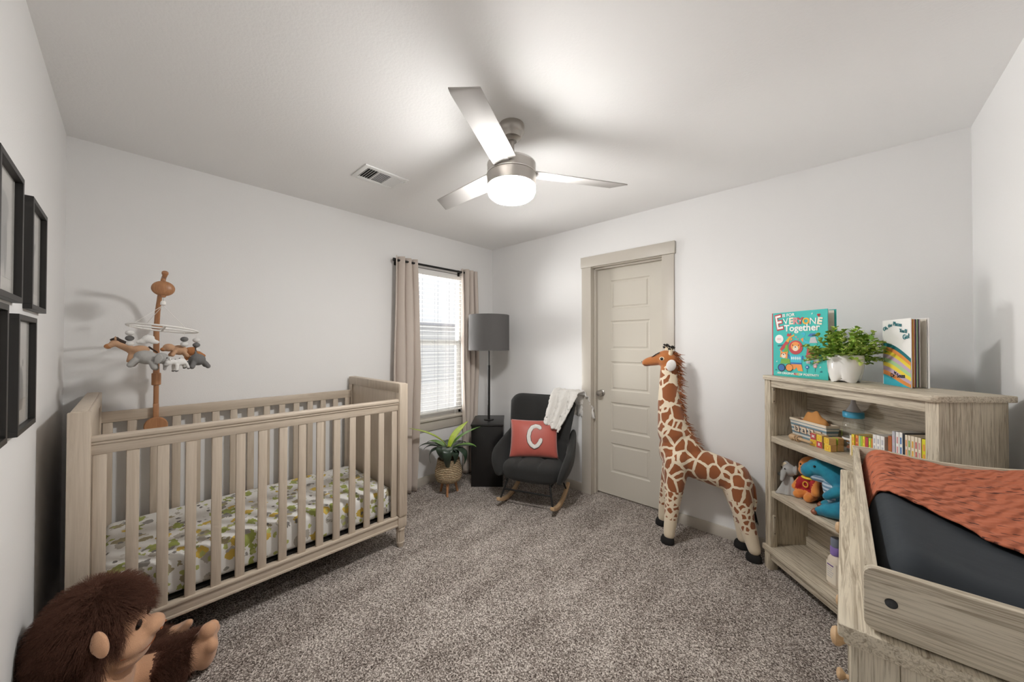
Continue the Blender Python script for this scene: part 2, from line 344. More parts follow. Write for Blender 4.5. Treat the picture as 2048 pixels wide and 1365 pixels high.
def thing(name, label, cat, loc=(0, 0, 0), rz=0, group=None):
    o = bpy.data.objects.new(name, None); COL.objects.link(o); o.location = loc; o.rotation_euler = (0, 0, rz); o.empty_display_size = 0.05
    o['label'] = label; o['category'] = cat
    if group: o['group'] = group
    return o
def tag(o, label, cat, group=None, kind=None):
    o['label'] = label; o['category'] = cat
    if group: o['group'] = group
    if kind: o['kind'] = kind
    return o
def struct(o): o['kind'] = 'structure'; return o
def sempty(name, loc=(0, 0, 0), rz=0):
    o = bpy.data.objects.new(name, None); COL.objects.link(o); o.location = loc; o.rotation_euler = (0, 0, rz); return struct(o)
def organic(name, mb, voxel, mats, matfn=None, parent=None, smooth=6, factor=0.5):
    """one continuous skin over the shapes in mb"""
    me = bpy.data.meshes.new(name); mb.bm.to_mesh(me); mb.bm.free()
    o = bpy.data.objects.new(name, me); COL.objects.link(o)
    r = o.modifiers.new('r', 'REMESH'); r.mode = 'VOXEL'; r.voxel_size = voxel
    if smooth: sm = o.modifiers.new('s', 'SMOOTH'); sm.iterations = smooth; sm.factor = factor
    dg = bpy.context.evaluated_depsgraph_get(); me2 = bpy.data.meshes.new_from_object(o.evaluated_get(dg))
    o.modifiers.clear(); o.data = me2; me2.name = name; bpy.data.meshes.remove(me)
    me2.materials.clear()
    for x in mats: me2.materials.append(x)
    for p in me2.polygons: p.material_index = matfn(p.center) if matfn else 0
    me2.shade_smooth()
    if parent: o.parent = parent
    return o
def Rz(a): return Matrix.Rotation(a, 4, 'Z')
def T(*a): return Matrix.Translation(a if len(a) == 3 else a[0])
def lerp(a, b, t): return a + (b - a) * t
def smooth01(t): t = max(0, min(1, t)); return t * t * (3 - 2 * t)
# ================================================================== THE SETTING
def wall(name, boxes, mat=M_wall):
    b = MB()
    for q in boxes: b.box(*q)
    return struct(b.build(name, mat, smooth=0))
WY0, WY1, WZ0, WZ1 = -1.07, -0.41, 0.625, 2.09
t = 0.12
wall('wall_west', [(-t, 0, -LL, WY0, 0, H), (-t, 0, WY1, 0, 0, H), (-t, 0, WY0, WY1, 0, WZ0), (-t, 0, WY0, WY1, WZ1, H)])
DX0, DX1, DZ = 1.272, 1.950, 2.07
wall('wall_north', [(-t, DX0, 0, 0.14, 0, H), (DX1, LR + t, 0, 0.14, 0, H), (DX0, DX1, 0, 0.14, DZ, H)])
wall('wall_east', [(LR, LR + t, -LL, 0, 0, H)])
HX0, HX1 = 2.36, 3.20  # unseen doorway, put in with its hall to let fill light through
wall('wall_south', [(-t, HX0, -LL - t, -LL, 0, H), (HX1, LR + t, -LL - t, -LL, 0, H), (HX0, HX1, -LL - t, -LL, 2.05, H)])
wall('ceiling', [(-t, LR + t, -LL - t, 0.14, H, H + 0.1)], M_ceil)
wall('floor', [(-t, LR + t, -LL - t, 0.14, -0.06, 0)], M_carpet)
HY = -4.5
wall('floor_hall', [(1.9, 3.7, HY, -LL - t, -0.06, 0)], plain('white_bounce_floor', rgb(240, 240, 240), .3))  # unseen hall floor made white to bounce lamp light into the room
wall('ceiling_hall', [(1.9, 3.7, HY, -LL - t, H, H + 0.1)], M_ceil)
M_hall = plain('bounce_damping_grey', rgb(150, 148, 146), .6)  # unseen hall walls kept grey so they throw back less light
wall('wall_hall_south', [(1.9, 3.7, HY - t, HY, 0, H)], M_hall)
wall('wall_hall_west', [(1.9 - t, 1.9, HY, -LL - t, 0, H)], M_hall)
wall('wall_hall_east', [(3.7, 3.7 + t, HY, -LL - t, 0, H)], M_hall)
BB, BT = 0.078, 0.014
def base(name, q):
    return struct(MB().box(*q, bev=0.003).build(name, M_trim, smooth=30))
base('baseboard_west', (0, BT, -LL, 0, 0, BB)); base('baseboard_south', (BT, HX0, -LL, -LL + BT, 0, BB)); base('baseboard_east', (LR - BT, LR, -LL + BT, -BT, 0, BB))
bb = MB(); bb.box(BT, 1.2, -BT, 0, 0, BB, bev=0.003); bb.box(2.022, LR, -BT, 0, 0, BB, bev=0.003)
struct(bb.build('baseboard_north', M_trim, smooth=30))
# door
d = sempty('door_1', (1.6, 0.09, 0))
b = MB(); ox, oy = -1.6, -0.09
b.box(1.300 + ox, 1.925 + ox, 0.1 + oy, 0.128 + oy, 0.012, 2.043)
zc = [1.797, 1.434, 1.071, 0.708, 0.345]; ph = 0.13; px0, px1 = 1.434, 1.790
zs = [0.012] + [z for c in zc[::-1] for z in (c - ph, c + ph)] + [2.043]
b.box(1.300 + ox, px0 + ox, oy + 0.09, oy + 0.104, 0.012, 2.043); b.box(px1 + ox, 1.925 + ox, oy + 0.09, oy + 0.104, 0.012, 2.043)
for k in range(0, len(zs), 2): b.box(px0 + ox - 0.001, px1 + ox + 0.001, oy + 0.09, oy + 0.104, zs[k], zs[k + 1])
for c in zc:
    x0, x1, z0, z1 = px0 + ox, px1 + ox, c - ph, c + ph
    for (a, dpt) in ((0.0, 0.0),):
        # sloped moulding round each panel, then the raised field
        def ring(u, v, x0=x0, x1=x1, z0=z0, z1=z1):
            ins, dy = [(0, 0.09), (0.010, 0.0975), (0.020, 0.0975), (0.030, 0.0925)][round(v * 3)]
            cor = [(x0 + ins, z0 + ins), (x1 - ins, z0 + ins), (x1 - ins, z1 - ins), (x0 + ins, z1 - ins)][round(u * 4) % 4]
            return Vector((cor[0], dy + oy, cor[1]))
        b.surf(ring, 4, 4, cu=True)
    b.box(x0 + 0.029, x1 - 0.029, oy + 0.0925, oy + 0.1, z0 + 0.029, z1 - 0.029)
b.build('slab', M_door, d, smooth=20)
kb = MB(); Mk = T(1.349 + ox, 0.09 + oy, 0.91) @ Matrix.Rotation(PI / 2, 4, 'X')
kb.lathe([(0, 0), (0.031, 0), (0.031, 0.006), (0.028, 0.009), (0.012, 0.011), (0.0105, 0.03), (0.018, 0.036), (0.0265, 0.046), (0.027, 0.056), (0.02, 0.066), (0.008, 0.069), (0, 0.0695)], 28, M=Mk)
kb.build('door_knob', M_nickel, d)
jb = MB()
jb.box(DX0 + ox, 1.297 + ox, oy - 0.001, 0.14 + oy, 0, DZ); jb.box(1.927 + ox, DX1 + ox, oy - 0.001, 0.14 + oy, 0, DZ); jb.box(1.297 + ox, 1.927 + ox, oy - 0.001, 0.14 + oy, 2.046, DZ)
jb.box(1.297 + ox, 1.309 + ox, oy + 0.045, oy + 0.088, 0, 2.046, bev=0.002); jb.box(1.915 + ox, 1.927 + ox, oy + 0.045, oy + 0.088, 0, 2.046, bev=0.002); jb.box(1.297 + ox, 1.927 + ox, oy + 0.045, oy + 0.088, 2.034, 2.046, bev=0.002)
jb.box(1.297 + ox, 1.927 + ox, oy + 0.1, oy + 0.5, -0.01, 0.003)
jb.build('door_jamb', M_trim, d, smooth=0)
struct(MB().box(DX0 - .05, DX1 + .05, 0.16, 0.18, 0, DZ + .05).build('wall_closet_back', M_wall, smooth=0))
tr = sempty('trim_1', (1.6, 0, 0))
MB().box(1.203 - 1.6, 1.297 - 1.6, -0.018, 0, 0, 2.052, bev=0.002).build('side_casing', M_trim, tr, smooth=30)
MB().box(1.927 - 1.6, 2.018 - 1.6, -0.018, 0, 0, 2.052, bev=0.002).build('side_casing', M_trim, tr, smooth=30)
MB().box(1.196 - 1.6, 2.027 - 1.6, -0.026, 0, 2.052, 2.148, bev=0.002).build('header_casing', M_trim, tr, smooth=30)
# window
w = sempty('window_1', (0, -0.74, 1.36)); oy, oz = 0.74, -1.36
f = MB(); x0, x1 = -0.118, -0.066
f.box(x0, x1, WY0 + oy, WY0 + 0.03 + oy, WZ0 + oz, WZ1 + oz); f.box(x0, x1, WY1 - 0.03 + oy, WY1 + oy, WZ0 + oz, WZ1 + oz)
f.box(x0, x1, WY0 + oy, WY1 + oy, WZ0 + oz, WZ0 + 0.03 + oz); f.box(x0, x1, WY0 + oy, WY1 + oy, WZ1 - 0.03 + oz, WZ1 + oz)
f.build('window_frame', M_white, w, smooth=0)
f = MB(); f.box(-0.108, -0.078, WY0 + .03 + oy, WY1 - .03 + oy, 1.342 + oz, 1.392 + oz, bev=.003); f.box(-0.078, -0.068, -0.03, 0.03, 1.362 + oz, 1.378 + oz, bev=.002)
f.build('meeting_rail', M_white, w, smooth=30)
f = MB()
for a, bq in ((WY0 + .03, WY0 + .055), (WY1 - .055, WY1 - .03)): f.box(-0.1, -0.075, a + oy, bq + oy, WZ0 + .03 + oz, 1.342 + oz)
f.box(-0.1, -0.075, WY0 + .03 + oy, WY1 - .03 + oy, WZ0 + .03 + oz, WZ0 + .065 + oz)
f.build('lower_sash', M_white, w, smooth=0)
MB().box(-0.094, -0.090, WY0 + .03 + oy, WY1 - .03 + oy, 1.39 + oz, WZ1 - .03 + oz).build('glass_pane', M_glass, w, smooth=0)
MB().box(-0.090, -0.086, WY0 + .05 + oy, WY1 - .05 + oy, WZ0 + .06 + oz, 1.345 + oz).build('glass_pane', M_glass, w, smooth=0)
MB().box(-0.066, 0.03, WY0 - .04 + oy, WY1 + .04 + oy, WZ0 - .022 + oz, WZ0 + 0.001 + oz, bev=.003).build('window_sill', M_trim, w, smooth=30)
MB().box(0.0, 0.014, WY0 - .02 + oy, WY1 + .02 + oy, WZ0 - .115 + oz, WZ0 - .022 + oz, bev=.002).build('window_apron', M_trim, w, smooth=30)
# outside
MB().box(-3.5, -2.5, -.2, .9, -0.65, -0.6).build('garden_bed', plain('lawn_grass', rgb(150, 170, 140), 1, bs=6, bstr=0, var=.3), smooth=0)['kind'] = 'structure'
o = MB(); o.box(-12.3, -12.0, -9, 9.5, -0.6, 2.3, M_white); o.box(-12.4, -11.5, -9.3, 9.8, 2.3, 2.42, M_greyp)
for k in range(18): o.box(-12.0, -11.98, -9, 9.5, -0.6 + k * .16, -0.6 + k * .16 + .014, M_greyp)
o = tag(o.build('neighbour_house', None, smooth=0), 'pale sided neighbouring house seen through the window blinds', 'house'); 
sh = thing('garden_shrub', 'small leafy garden shrub seen through the lower half of the window', 'shrub', (-3.0, 0.35, -0.6))
sb = MB()
for k in range(260):
    a, rr, zz = random.uniform(0, 2 * PI), random.uniform(.02, .16), random.uniform(.35, 1.35)
    rr *= math.sin(PI * min(1, (zz - .25) / 1.15)) + .15
    sb.ell((rr * math.cos(a), rr * math.sin(a), zz), (.035, .022, .01), rot=(random.uniform(-1, 1), random.uniform(-1, 1), a), seg=8)
sb.build('foliage', plain('shrub_green', rgb(96, 128, 78), .8, bs=9, bstr=0, var=.4), sh)
MB().cap((0, 0, 0), (0, 0, 1.0), .015, .006).build('stem', M_brown, sh)
# ================================================================== WINDOW BLIND AND CURTAINS
bl = thing('window_blind', 'white horizontal slat blind hanging in the window, slats open', 'blind', (0, -0.74, 1.36))
s = MB(); z = 0.70; y0, y1 = WY0 + .012 + oy, WY1 - .012 + oy
while z < 2.03:
    s.surf(lambda u, v, z=z: Vector((lerp(-.058, -.008, u), lerp(y0, y1, v), z + oz + .0035 * math.sin(PI * u) + .003 * (u - .5))), 5, 2, mat=M_blind)
    z += 0.0435
s.build('slats', None, bl)
MB().box(-.06, -.006, y0, y1, 2.03 + oz, 2.085 + oz, bev=.003).build('headrail', M_blind, bl)
MB().box(-.056, -.010, y0, y1, .668 + oz, .686 + oz, bev=.004).build('bottom_rail', M_blind, bl)
c = MB()
for yy in (-.19, -.01, .13, .24):
    c.tube([(-.006, yy, .68 + oz), (-.006, yy, 2.04 + oz)], .0014, 6); c.tube([(-.060, yy, .68 + oz), (-.060, yy, 2.04 + oz)], .0014, 6)
c.build('ladder_cord', M_greyp, bl)
MB().tube([(0.004, .2, 2.03 + oz), (0.006, .2, .50 + oz), (.012, .2, .36 + oz)], .0022, 8).build('pull_cord', M_white, bl)
rod = thing('curtain_rod', 'black metal curtain rod with end caps above the window', 'curtain rod', (0.07, -0.86, 2.1))
MB().tube([(0, -.40, 0), (0, .40, 0)], .0105, 14).build('pole', M_black, rod)
for sgn in (-1, 1):
    fb = MB(); fb.tube([(0, sgn * .40, 0), (0, sgn * .415, 0), (0, sgn * .418, 0)], [.0155, .0155, .006], 16); fb.build('end_cap', M_black, rod)
    fb = MB(); fb.tube([(0, sgn * .36, -.004), (-.066, sgn * .36, -.004)], .006, 10); fb.box(-.068, -.062, sgn * .36 - .014, sgn * .36 + .014, -.035, .03, bev=.003); fb.build('bracket', M_black, rod)
def curtain(label, yL0, yR0, yLm, yRm, yLb, yRb, folds, ph, zb, ret=0):
    zt = 2.135
    def yy(u, z):
        k = (zt - z) / (zt - zb)
        if k < .5: a = k / .5; l, r = lerp(yL0, yLm, a), lerp(yR0, yRm, a)
        else: a = (k - .5) / .5; l, r = lerp(yLm, yLb, a), lerp(yRm, yRb, a)
        return lerp(l, r, u)
    amp = lambda k: .026 + .012 * k
    def f(u, v):
        z = lerp(zt, zb, v); k = v
        x = .072 + amp(k) * math.sin(2 * PI * folds * u + ph) * (1 + .25 * math.sin(5 * u + 3 * v)) + .006 * math.sin(9 * v + 7 * u)
        if ret and u > .8: x -= .07 * ((u - .8) / .2) ** 1.5 * (1 - .5 * k)
        return Vector((max(x, .037 if z < .75 and u > .3 and not ret else .018), yy(u, z) + .008 * math.sin(2 * PI * folds * u * 2 + ph) , z))
    c = MB(); c.surf(f, 90, 40)
    o = c.build('curtain', M_curtain, None, 180)
    sd = o.modifiers.new('thick', 'SOLIDIFY'); sd.thickness = .003; sd.offset = 0
    return tag(o, label, 'curtain', 'curtains at the window')
curtain('beige curtain on the left of the window behind the crib end', -1.27, -1.05, -1.29, -1.01, -1.27, -1.06, 3.0, 1.0, .012)
curtain('beige curtain on the right of the window behind the grey lamp shade', -.515, -.275, -.50, -.25, -.47, -.345, 3.4, 2.2, .012, ret=1)
# ================================================================== CEILING FAN, VENT, PICTURE FRAMES
fan = thing('ceiling_fan', 'brushed nickel ceiling fan with three silver blades and a lit frosted glass light', 'ceiling fan', (1.763, -1.566, H))
b = MB(); b.lathe([(0, 0), (.062, 0), (.064, -.012), (.062, -.036), (.055, -.044), (.050, -.050), (.046, -.066), (.030, -.076), (.026, -.082), (0, -.083)], 40); b.build('canopy', M_nickel, fan)
b = MB(); b.tube([(0, 0, -.08), (0, 0, -.2)], .0135, 18); b.lathe([(.0135, -.145), (.021, -.148), (.022, -.178), (.028, -.182), (.03, -.19), (0, -.192)], 24); b.build('downrod', M_nickel, fan)
b = MB(); b.lathe([(0, -.185), (.075, -.187), (.108, -.19), (.118, -.197), (.12, -.205), (.1205, -.2455), (.1225, -.247), (.1225, -.251), (.1205, -.2525), (.1205, -.306), (.117, -.308), (0, -.308)], 64)
b.build('motor_housing', M_nickel, fan, smooth=25)
b = MB(); b.lathe([(.1208, -.2465), (.1232, -.2475), (.1232, -.2505), (.1208, -.2515)], 64); b.lathe([(.1185, -.195), (.1215, -.198), (.1215, -.202), (.119, -.205)], 64); b.build('chrome_ring', M_chrome, fan)
b = MB(); b.lathe([(.117, -.3075), (.1185, -.32), (.118, -.335), (.112, -.35), (.097, -.363), (.07, -.370), (.035, -.373), (0, -.374)], 56); b.build('light_shade', M_lamp, fan, 180)
for k, ang in enumerate((-62.5, 58.0, 178.5)):
    a = math.radians(ang); b = MB()
    tip = [(.625, -.034), (.585, .047)] if k else [(.60, -.048), (.628, .047)]
    poly = [(.105, -.058), (.60, -.050), (.625, -.046), (.575, .052), (.125, .056)]
    b.prism(poly, -.003, .003, bev=.0015, M=T(0, 0, -.232) @ Rz(a) @ Matrix.Rotation(math.radians(11), 4, 'X'))
    b.box(.06, .16, -.02, .02, -.2345, -.2255, M=Rz(a), bev=.002)
    b.build('blade', M_blade, fan, smooth=30)
vt = thing('ceiling_vent', 'white rectangular air vent grille in the ceiling beside the fan', 'vent', (.762, -1.745, H), 0)
b = MB()
for q in ((-.105, .105, -.145, -.118), (-.105, .105, .118, .145), (-.105, -.072, -.118, .118), (.072, .105, -.118, .118)): b.box(*q, -.008, -.0005, bev=.002)
b.box(-.072, .072, -.043, -.039, -.008, -.001); b.box(-.072, .072, .039, .043, -.008, -.001)
b.build('vent_frame', M_white, vt, smooth=30)
MB().box(-.072, .072, -.118, .118, -.0016, -.0006, M_black).build('duct_opening', None, vt, smooth=0)
b = MB()
for k in range(5): b.box(-.072, .072, -.0042, .0042, -.0008, .0008, M=T(0, -.112 + .0155 * k, -.0055) @ Matrix.Rotation(.75, 4, 'X'))
for k in range(5): b.box(-.072, .072, -.006, .006, -.0008, .0008, M=T(0, .05 + .0155 * k, -.006) @ Matrix.Rotation(-.45, 4, 'X'))
for k in range(11): b.box(-.0075, .0075, -.039, .039, -.0007, .0007, M=T(-.066 + .0132 * k, 0, -.0055) @ Matrix.Rotation(.5, 4, 'Y'))
b.box(.055, .09, .128, .131, -.014, -.008, bev=.001)
b.build('louvres', M_white, vt, smooth=0)
# black framed animal prints on the south wall
def m_print(name, kind):
    mt, nt, b = nodes(name); v = coords(nt); base = rgb(206, 203, 198)
    t = N(nt, 'ShaderNodeTexCoord'); prev = None
    for (cx, cz, rx, rz_, g) in kind:
        mp = N(nt, 'ShaderNodeMapping'); mp.vector_type = 'TEXTURE'; mp.inputs['Location'].default_value = (cx, 0, cz); mp.inputs['Scale'].default_value = (rx, 1, rz_)
        L(nt, t.outputs['Object'], mp.inputs['Vector'])
        le = N(nt, 'ShaderNodeVectorMath', operation='LENGTH'); mul = N(nt, 'ShaderNodeVectorMath', operation='MULTIPLY'); mul.inputs[1].default_value = (1, 0, 1)
        L(nt, mp.outputs[0], mul.inputs[0]); L(nt, mul.outputs[0], le.inputs[0])
        r = ramp(nt, [(0.75, (1, 1, 1)), (1.0, (0, 0, 0))]); L(nt, le.outputs['Value'], r.inputs[0])
        mx = N(nt, 'ShaderNodeMixRGB'); L(nt, r.outputs[0], mx.inputs[0])
        if prev is None: mx.inputs[1].default_value = base
        else: L(nt, prev, mx.inputs[1])
        mx.inputs[2].default_value = rgb(g, g - 1, g - 3); prev = mx.outputs[0]
    L(nt, prev, b.inputs['Base Color']); b.inputs['Roughness'].default_value = .8; return mt
P_a = m_print('elephant_photograph', [(0.02, .0, .05, .11, 150), (-.02, -.03, .02, .10, 135), (.01, .06, .07, .05, 160)])
P_b = m_print('giraffe_photograph', [(0.0, -.06, .012, .09, 130), (0.0, .03, .018, .024, 125), (.02, .045, .008, .012, 120), (-.02, .045, .008, .012, 120)])
P_c = m_print('zebra_photograph', [(0, -.03, .05, .08, 140), (.02, .02, .02, .08, 120)])
P_d = m_print('lion_photograph', [(0, -.06, .05, .075, 135), (0, -.02, .035, .045, 105), (.03, .03, .01, .014, 115), (-.03, .03, .01, .014, 115)])
def frame(x0, x1, z0, z1, label, pm):
    cx, cz = (x0 + x1) / 2, (z0 + z1) / 2; fr = thing('framed_photograph', label, 'picture frame', (cx, -LL, cz), 0, 'black framed animal photographs on the left wall')
    hx, hz, d0, d1, wd = (x1 - x0) / 2, (z1 - z0) / 2, .0, .019, .016
    b = MB()
    for q in ((-hx, hx, hz - wd, hz), (-hx, hx, -hz, -hz + wd), (-hx, -hx + wd, -hz + wd, hz - wd), (hx - wd, hx, -hz + wd, hz - wd)): b.box(q[0], q[1], d0, d1, q[2], q[3], bev=.0008)
    b.build('frame', M_blackp, fr, smooth=0)
    MB().box(-hx + wd, hx - wd, .001, .004, -hz + wd, hz - wd).build('mat_board', M_mat, fr, smooth=0)
    MB().box(-hx + .055, hx - .055, .004, .0048, -hz + .06, hz - .06).build('photograph', pm, fr, smooth=0)
    MB().box(-hx + wd, hx - wd, .0085, .0095, -hz + wd, hz - wd).build('glass', M_picglass, fr, smooth=0)
frame(1.205, 1.49, 1.468, 1.832, 'upper black picture frame nearest the camera, partly cut off by the photo edge', P_a)
frame(.772, 1.058, 1.463, 1.826, 'upper black picture frame nearer the room corner, giraffe photograph', P_b)
frame(1.375, 1.66, 1.092, 1.452, 'lower black picture frame nearest the camera, only its edge in the photo', P_c)
frame(.962, 1.25, 1.085, 1.436, 'lower black picture frame nearer the corner, crowned lion photograph', P_d)

# ================================================================== CRIB
XF, XB, YR, YL = .8045, .045, -1.634, -2.952
cr = thing('crib', 'grey washed wooden baby crib with slatted sides along the window wall', 'crib', (.42, -2.29, 0))
ox, oy = -.42, 2.29
def end_panel(ya, yb, inner):       # ya<yb
    b = MB(); yA, yB = ya + oy, yb + oy
    xf, xb = XF + .012 + ox, XB - .022 + ox
    b.box(xb, xf, yA, yB, .205, 1.091, bev=.004)                      # solid end
    yi = yB if inner > 0 else yA; s = inner
    # raised border leaving a sunk panel on the inside
    for q in ((xb + .002, xf - .002, 1.03, 1.0895), (xb + .002, xb + .06, .22, 1.03), (xf - .06, xf - .002, .22, 1.03)):
        y0, y1 = sorted((yi - .001 * s, yi + .008 * s)); b.box(q[0], q[1], y0, y1, q[2], q[3], bev=.0025)
    return b.build('end_panel', M_crib, cr, smooth=30)
end_panel(YL - .052, YL - .006, +1); end_panel(YR + .006, YR + .052, -1)
def leg(x, y):
    b = MB(); b.box(x - .031, x + .031, y - .031, y + .031, .135, .215, bev=.004)
    pr = [(0, .0), (.019, .0), (.022, .006), (.0225, .024), (.0265, .027), (.0265, .033), (.023, .036), (.0245, .112), (.031, .116), (.031, .124), (.025, .128), (.025, .136), (0, .136)]
    b.lathe(pr, 24, c=(x, y, 0)); 
    for k in range(12):
        a = 2 * PI * k / 12; b.tube([(x + .0228 * math.cos(a), y + .0228 * math.sin(a), .037), (x + .0240 * math.cos(a), y + .0240 * math.sin(a), .112)], .0032, 6)
    b.build('leg', M_crib, cr, smooth=35)
for x in (XF - .022 + ox, XB + .012 + ox):
    for y in (YL - .030 + oy, YR + .030 + oy): leg(x, y)
def corner_post(x, y):
    MB().box(x - .008, x + .010, y - .029, y + .029, .215, 1.088, bev=.003).build('corner_trim', M_crib, cr, smooth=30)
corner_post(XF + .008 + ox, YL - .029 + oy); corner_post(XF + .008 + ox, YR + .029 + oy)
y0, y1 = YL - .006 + oy, YR + .006 + oy
def front_rail():
    b = MB(); xf = XF + ox
    b.box(xf - .026, xf - .002, y0, y1, .912, .968, bev=.003); b.box(xf - .034, xf + .008, y0, y1, .962, .986, bev=.008, seg=3); b.box(xf - .030, xf + .003, y0, y1, .952, .963, bev=.003)
    b.build('front_top_rail', M_cribh, cr, smooth=35)
    b = MB(); b.box(xf - .026, xf - .002, y0, y1, .148, .205, bev=.003); b.box(xf - .034, xf + .006, y0, y1, .198, .214, bev=.005); b.box(xf - .030, xf + .004, y0, y1, .146, .160, bev=.004)
    b.build('front_bottom_rail', M_cribh, cr, smooth=35)
    xb = XB + ox
    b = MB(); b.box(xb - .010, xb + .016, y0, y1, .925, .984, bev=.004); b.build('back_top_rail', M_cribh, cr, smooth=35)
    b = MB(); b.box(xb - .010, xb + .016, y0, y1, .15, .21, bev=.004); b.build('back_bottom_rail', M_cribh, cr, smooth=35)
front_rail()
n = 15
for k in range(n):
    yc = lerp(YL + .024, YR - .024, k / (n - 1)) + oy
    for (xc, z0, z1) in ((XF - .014 + ox, .212, .914), (XB + .003 + ox, .208, .927)):
        MB().box(xc - .0085, xc + .0085, yc - .019, yc + .019, z0, z1, bev=.004).build('slat', M_crib, cr, smooth=35)
MB().box(XB + .018 + ox, XF - .036 + ox, y0 + .004, y1 - .004, .212, .222).build('mattress_support', M_black, cr, smooth=0)
mt_ = MB(); mt_.box(-.345, .345, -.645, .645, 0, .172, bev=.036, seg=5)
mo = mt_.build('crib_mattress', M_sheet, None, smooth=180); mo.location = (.418, -2.29, .2225)
tag(mo, 'crib mattress in a fitted sheet printed with green and yellow safari animals', 'mattress')

# ================================================================== CRIB MOBILE
MY = -2.745
mob = thing('crib_mobile', 'wooden crib mobile arm clamped to the back rail, plush safari animals hanging', 'mobile', (.072, MY, .86))
def mz(z): return z - .86
b = MB(); b.lathe([(0, -.006), (.046, -.006), (.05, -.002), (.05, .004), (.046, .009), (0, .01)], 36, M=T(.024, 0, mz(.885)) @ Matrix.Rotation(PI / 2, 4, 'Y')); b.box(-.012, .02, -.012, .012, -.02, .15, bev=.003); b.build('clamp_knob', M_honey, mob)
b = MB(); b.tube([(.006, 0, mz(.96)), (.006, 0, mz(1.19))], .0115, 16); b.build('lower_pole', M_honey, mob)
b = MB(); b.tube([(.006, 0, mz(1.115)), (.006, 0, mz(1.118)), (.006, 0, mz(1.182)), (.006, 0, mz(1.185))], [.016, .02, .02, .016], 20); b.build('collar', M_honey, mob)
arm = [(.006, 0, 1.18), (.007, -.001, 1.30), (.012, -.002, 1.43), (.03, .002, 1.54), (.075, .008, 1.62), (.15, .012, 1.675), (.235, .016, 1.705), (.268, .018, 1.712)]
b = MB(); b.tube([(x, y, mz(z)) for x, y, z in arm], [.0135, .0135, .0125, .0115, .0105, .010, .010, .010], 14); b.lathe([(0, -.012), (.01, -.011), (.0135, -.004), (.0135, .006), (.009, .011), (0, .012)], 18, M=T(.285, .018, mz(1.722)) @ Matrix.Rotation(.6, 4, 'Y')); b.build('curved_arm', M_honey, mob)
b = MB(); b.ell((.008, 0, mz(1.447)), (.025, .025, .016), seg=20); b.build('joint', M_honey, mob)
CX, CY = .278, .012
b = MB(); b.ell((CX, CY, mz(1.642)), (.024, .046, .040), seg=28); b.ell((CX, CY, mz(1.602)), (.01, .012, .008), seg=12); b.ell((CX, CY, mz(1.685)), (.006, .01, .012), seg=10); b.build('music_box', M_honey, mob)
b = MB(); b.tube([(CX, CY, mz(1.598)), (CX + .003, CY, mz(1.585)), (CX, CY, mz(1.575))], .002, 8); b.build('hook', M_chrome, mob)
b = MB(); b.lathe([(0, .012), (.008, .011), (.011, .002), (.011, -.008), (.005, -.012), (0, -.012)], 18, c=(CX, CY, mz(1.565))); b.build('wooden_bead', M_pw, mob)
RC = Vector((CX, CY + .004, mz(1.432))); RR = .135
RM = T(RC) @ Matrix.Rotation(math.radians(-7), 4, 'X') @ Matrix.Rotation(math.radians(-4), 4, 'Y')
ring = [RM @ Vector((RR * math.cos(2 * PI * k / 48), RR * math.sin(2 * PI * k / 48), 0)) for k in range(48)]
b = MB(); b.tube(ring, .0052, 8, closed=True, flat=.9)
b.tube([RM @ Vector((-RR, 0, 0)), RM @ Vector((RR, 0, 0))], .0045, 8); b.tube([RM @ Vector((0, -RR, 0)), RM @ Vector((0, RR, 0))], .0045, 8); b.build('ring', M_pw, mob)
b = MB()
for k in range(4):
    p = RM @ Vector((RR * math.cos(k * PI / 2 + .6), RR * math.sin(k * PI / 2 + .6), 0)); b.tube([(CX, CY, mz(1.553)), p], .0011, 5)
b.build('suspension_cord', M_pw, mob)
M_g1 = plain('light_grey_plush', rgb(168, 166, 163), .95, bs=300, bstr=.3); M_g2 = plain('dark_grey_plush', rgb(112, 111, 110), .95, bs=300, bstr=.3)
M_w1 = plain('white_felt', rgb(226, 224, 221), .95, bs=300, bstr=.3); M_b1 = plain('tan_felt', rgb(196, 156, 124), .95, bs=300, bstr=.3); M_b2 = plain('dark_brown_felt', rgb(66, 54, 48), .95, bs=300, bstr=.3); M_b3 = plain('caramel_felt', rgb(180, 122, 78), .95, bs=300, bstr=.3)
def hang(x, y, z0, z1, items, knob=True):
    b = MB(); b.tube([(x, y, z0), (x, y, z1)], .0012, 5); b.build('hanging_thread', M_pw, mob)
    for (zz, r, mm) in items:
        b = MB(); b.ell((x, y, zz), (r, r, r * .82), seg=16); b.build('felt_ball', mm, mob)
def ringpt(a): return RM @ Vector((RR * math.cos(a), RR * math.sin(a), 0))
def ball_string(px_y, x, top, base, cols):
    r = .0165
    hang(x, px_y, top, base, [(base + .027 * (len(cols) - 1 - i), r, c) for i, c in enumerate(cols)])
ball_string(-.106, .29, mz(1.447), mz(1.352), [M_w1, M_g2, M_w1]); ball_string(.092, .33, mz(1.415), mz(1.349), [M_g2, M_w1]); ball_string(.147, .26, mz(1.40), mz(1.318), [M_w1, M_g2, M_w1])
b = MB()
for dx, dz, r in ((0, 0, .022), (-.018, -.012, .015), (.018, -.012, .015), (.012, .006, .014), (-.03, -.014, .011), (.03, -.015, .012)): b.ell((.40, -.046 + dx, mz(1.375) + dz), (r * .7, r, r * .9), seg=14)
b.tube([(.40, -.046, mz(1.455)), (.40, -.046, mz(1.31))], .0012, 5)
organic('cloud', b, .004, [M_w1], parent=mob, smooth=3)
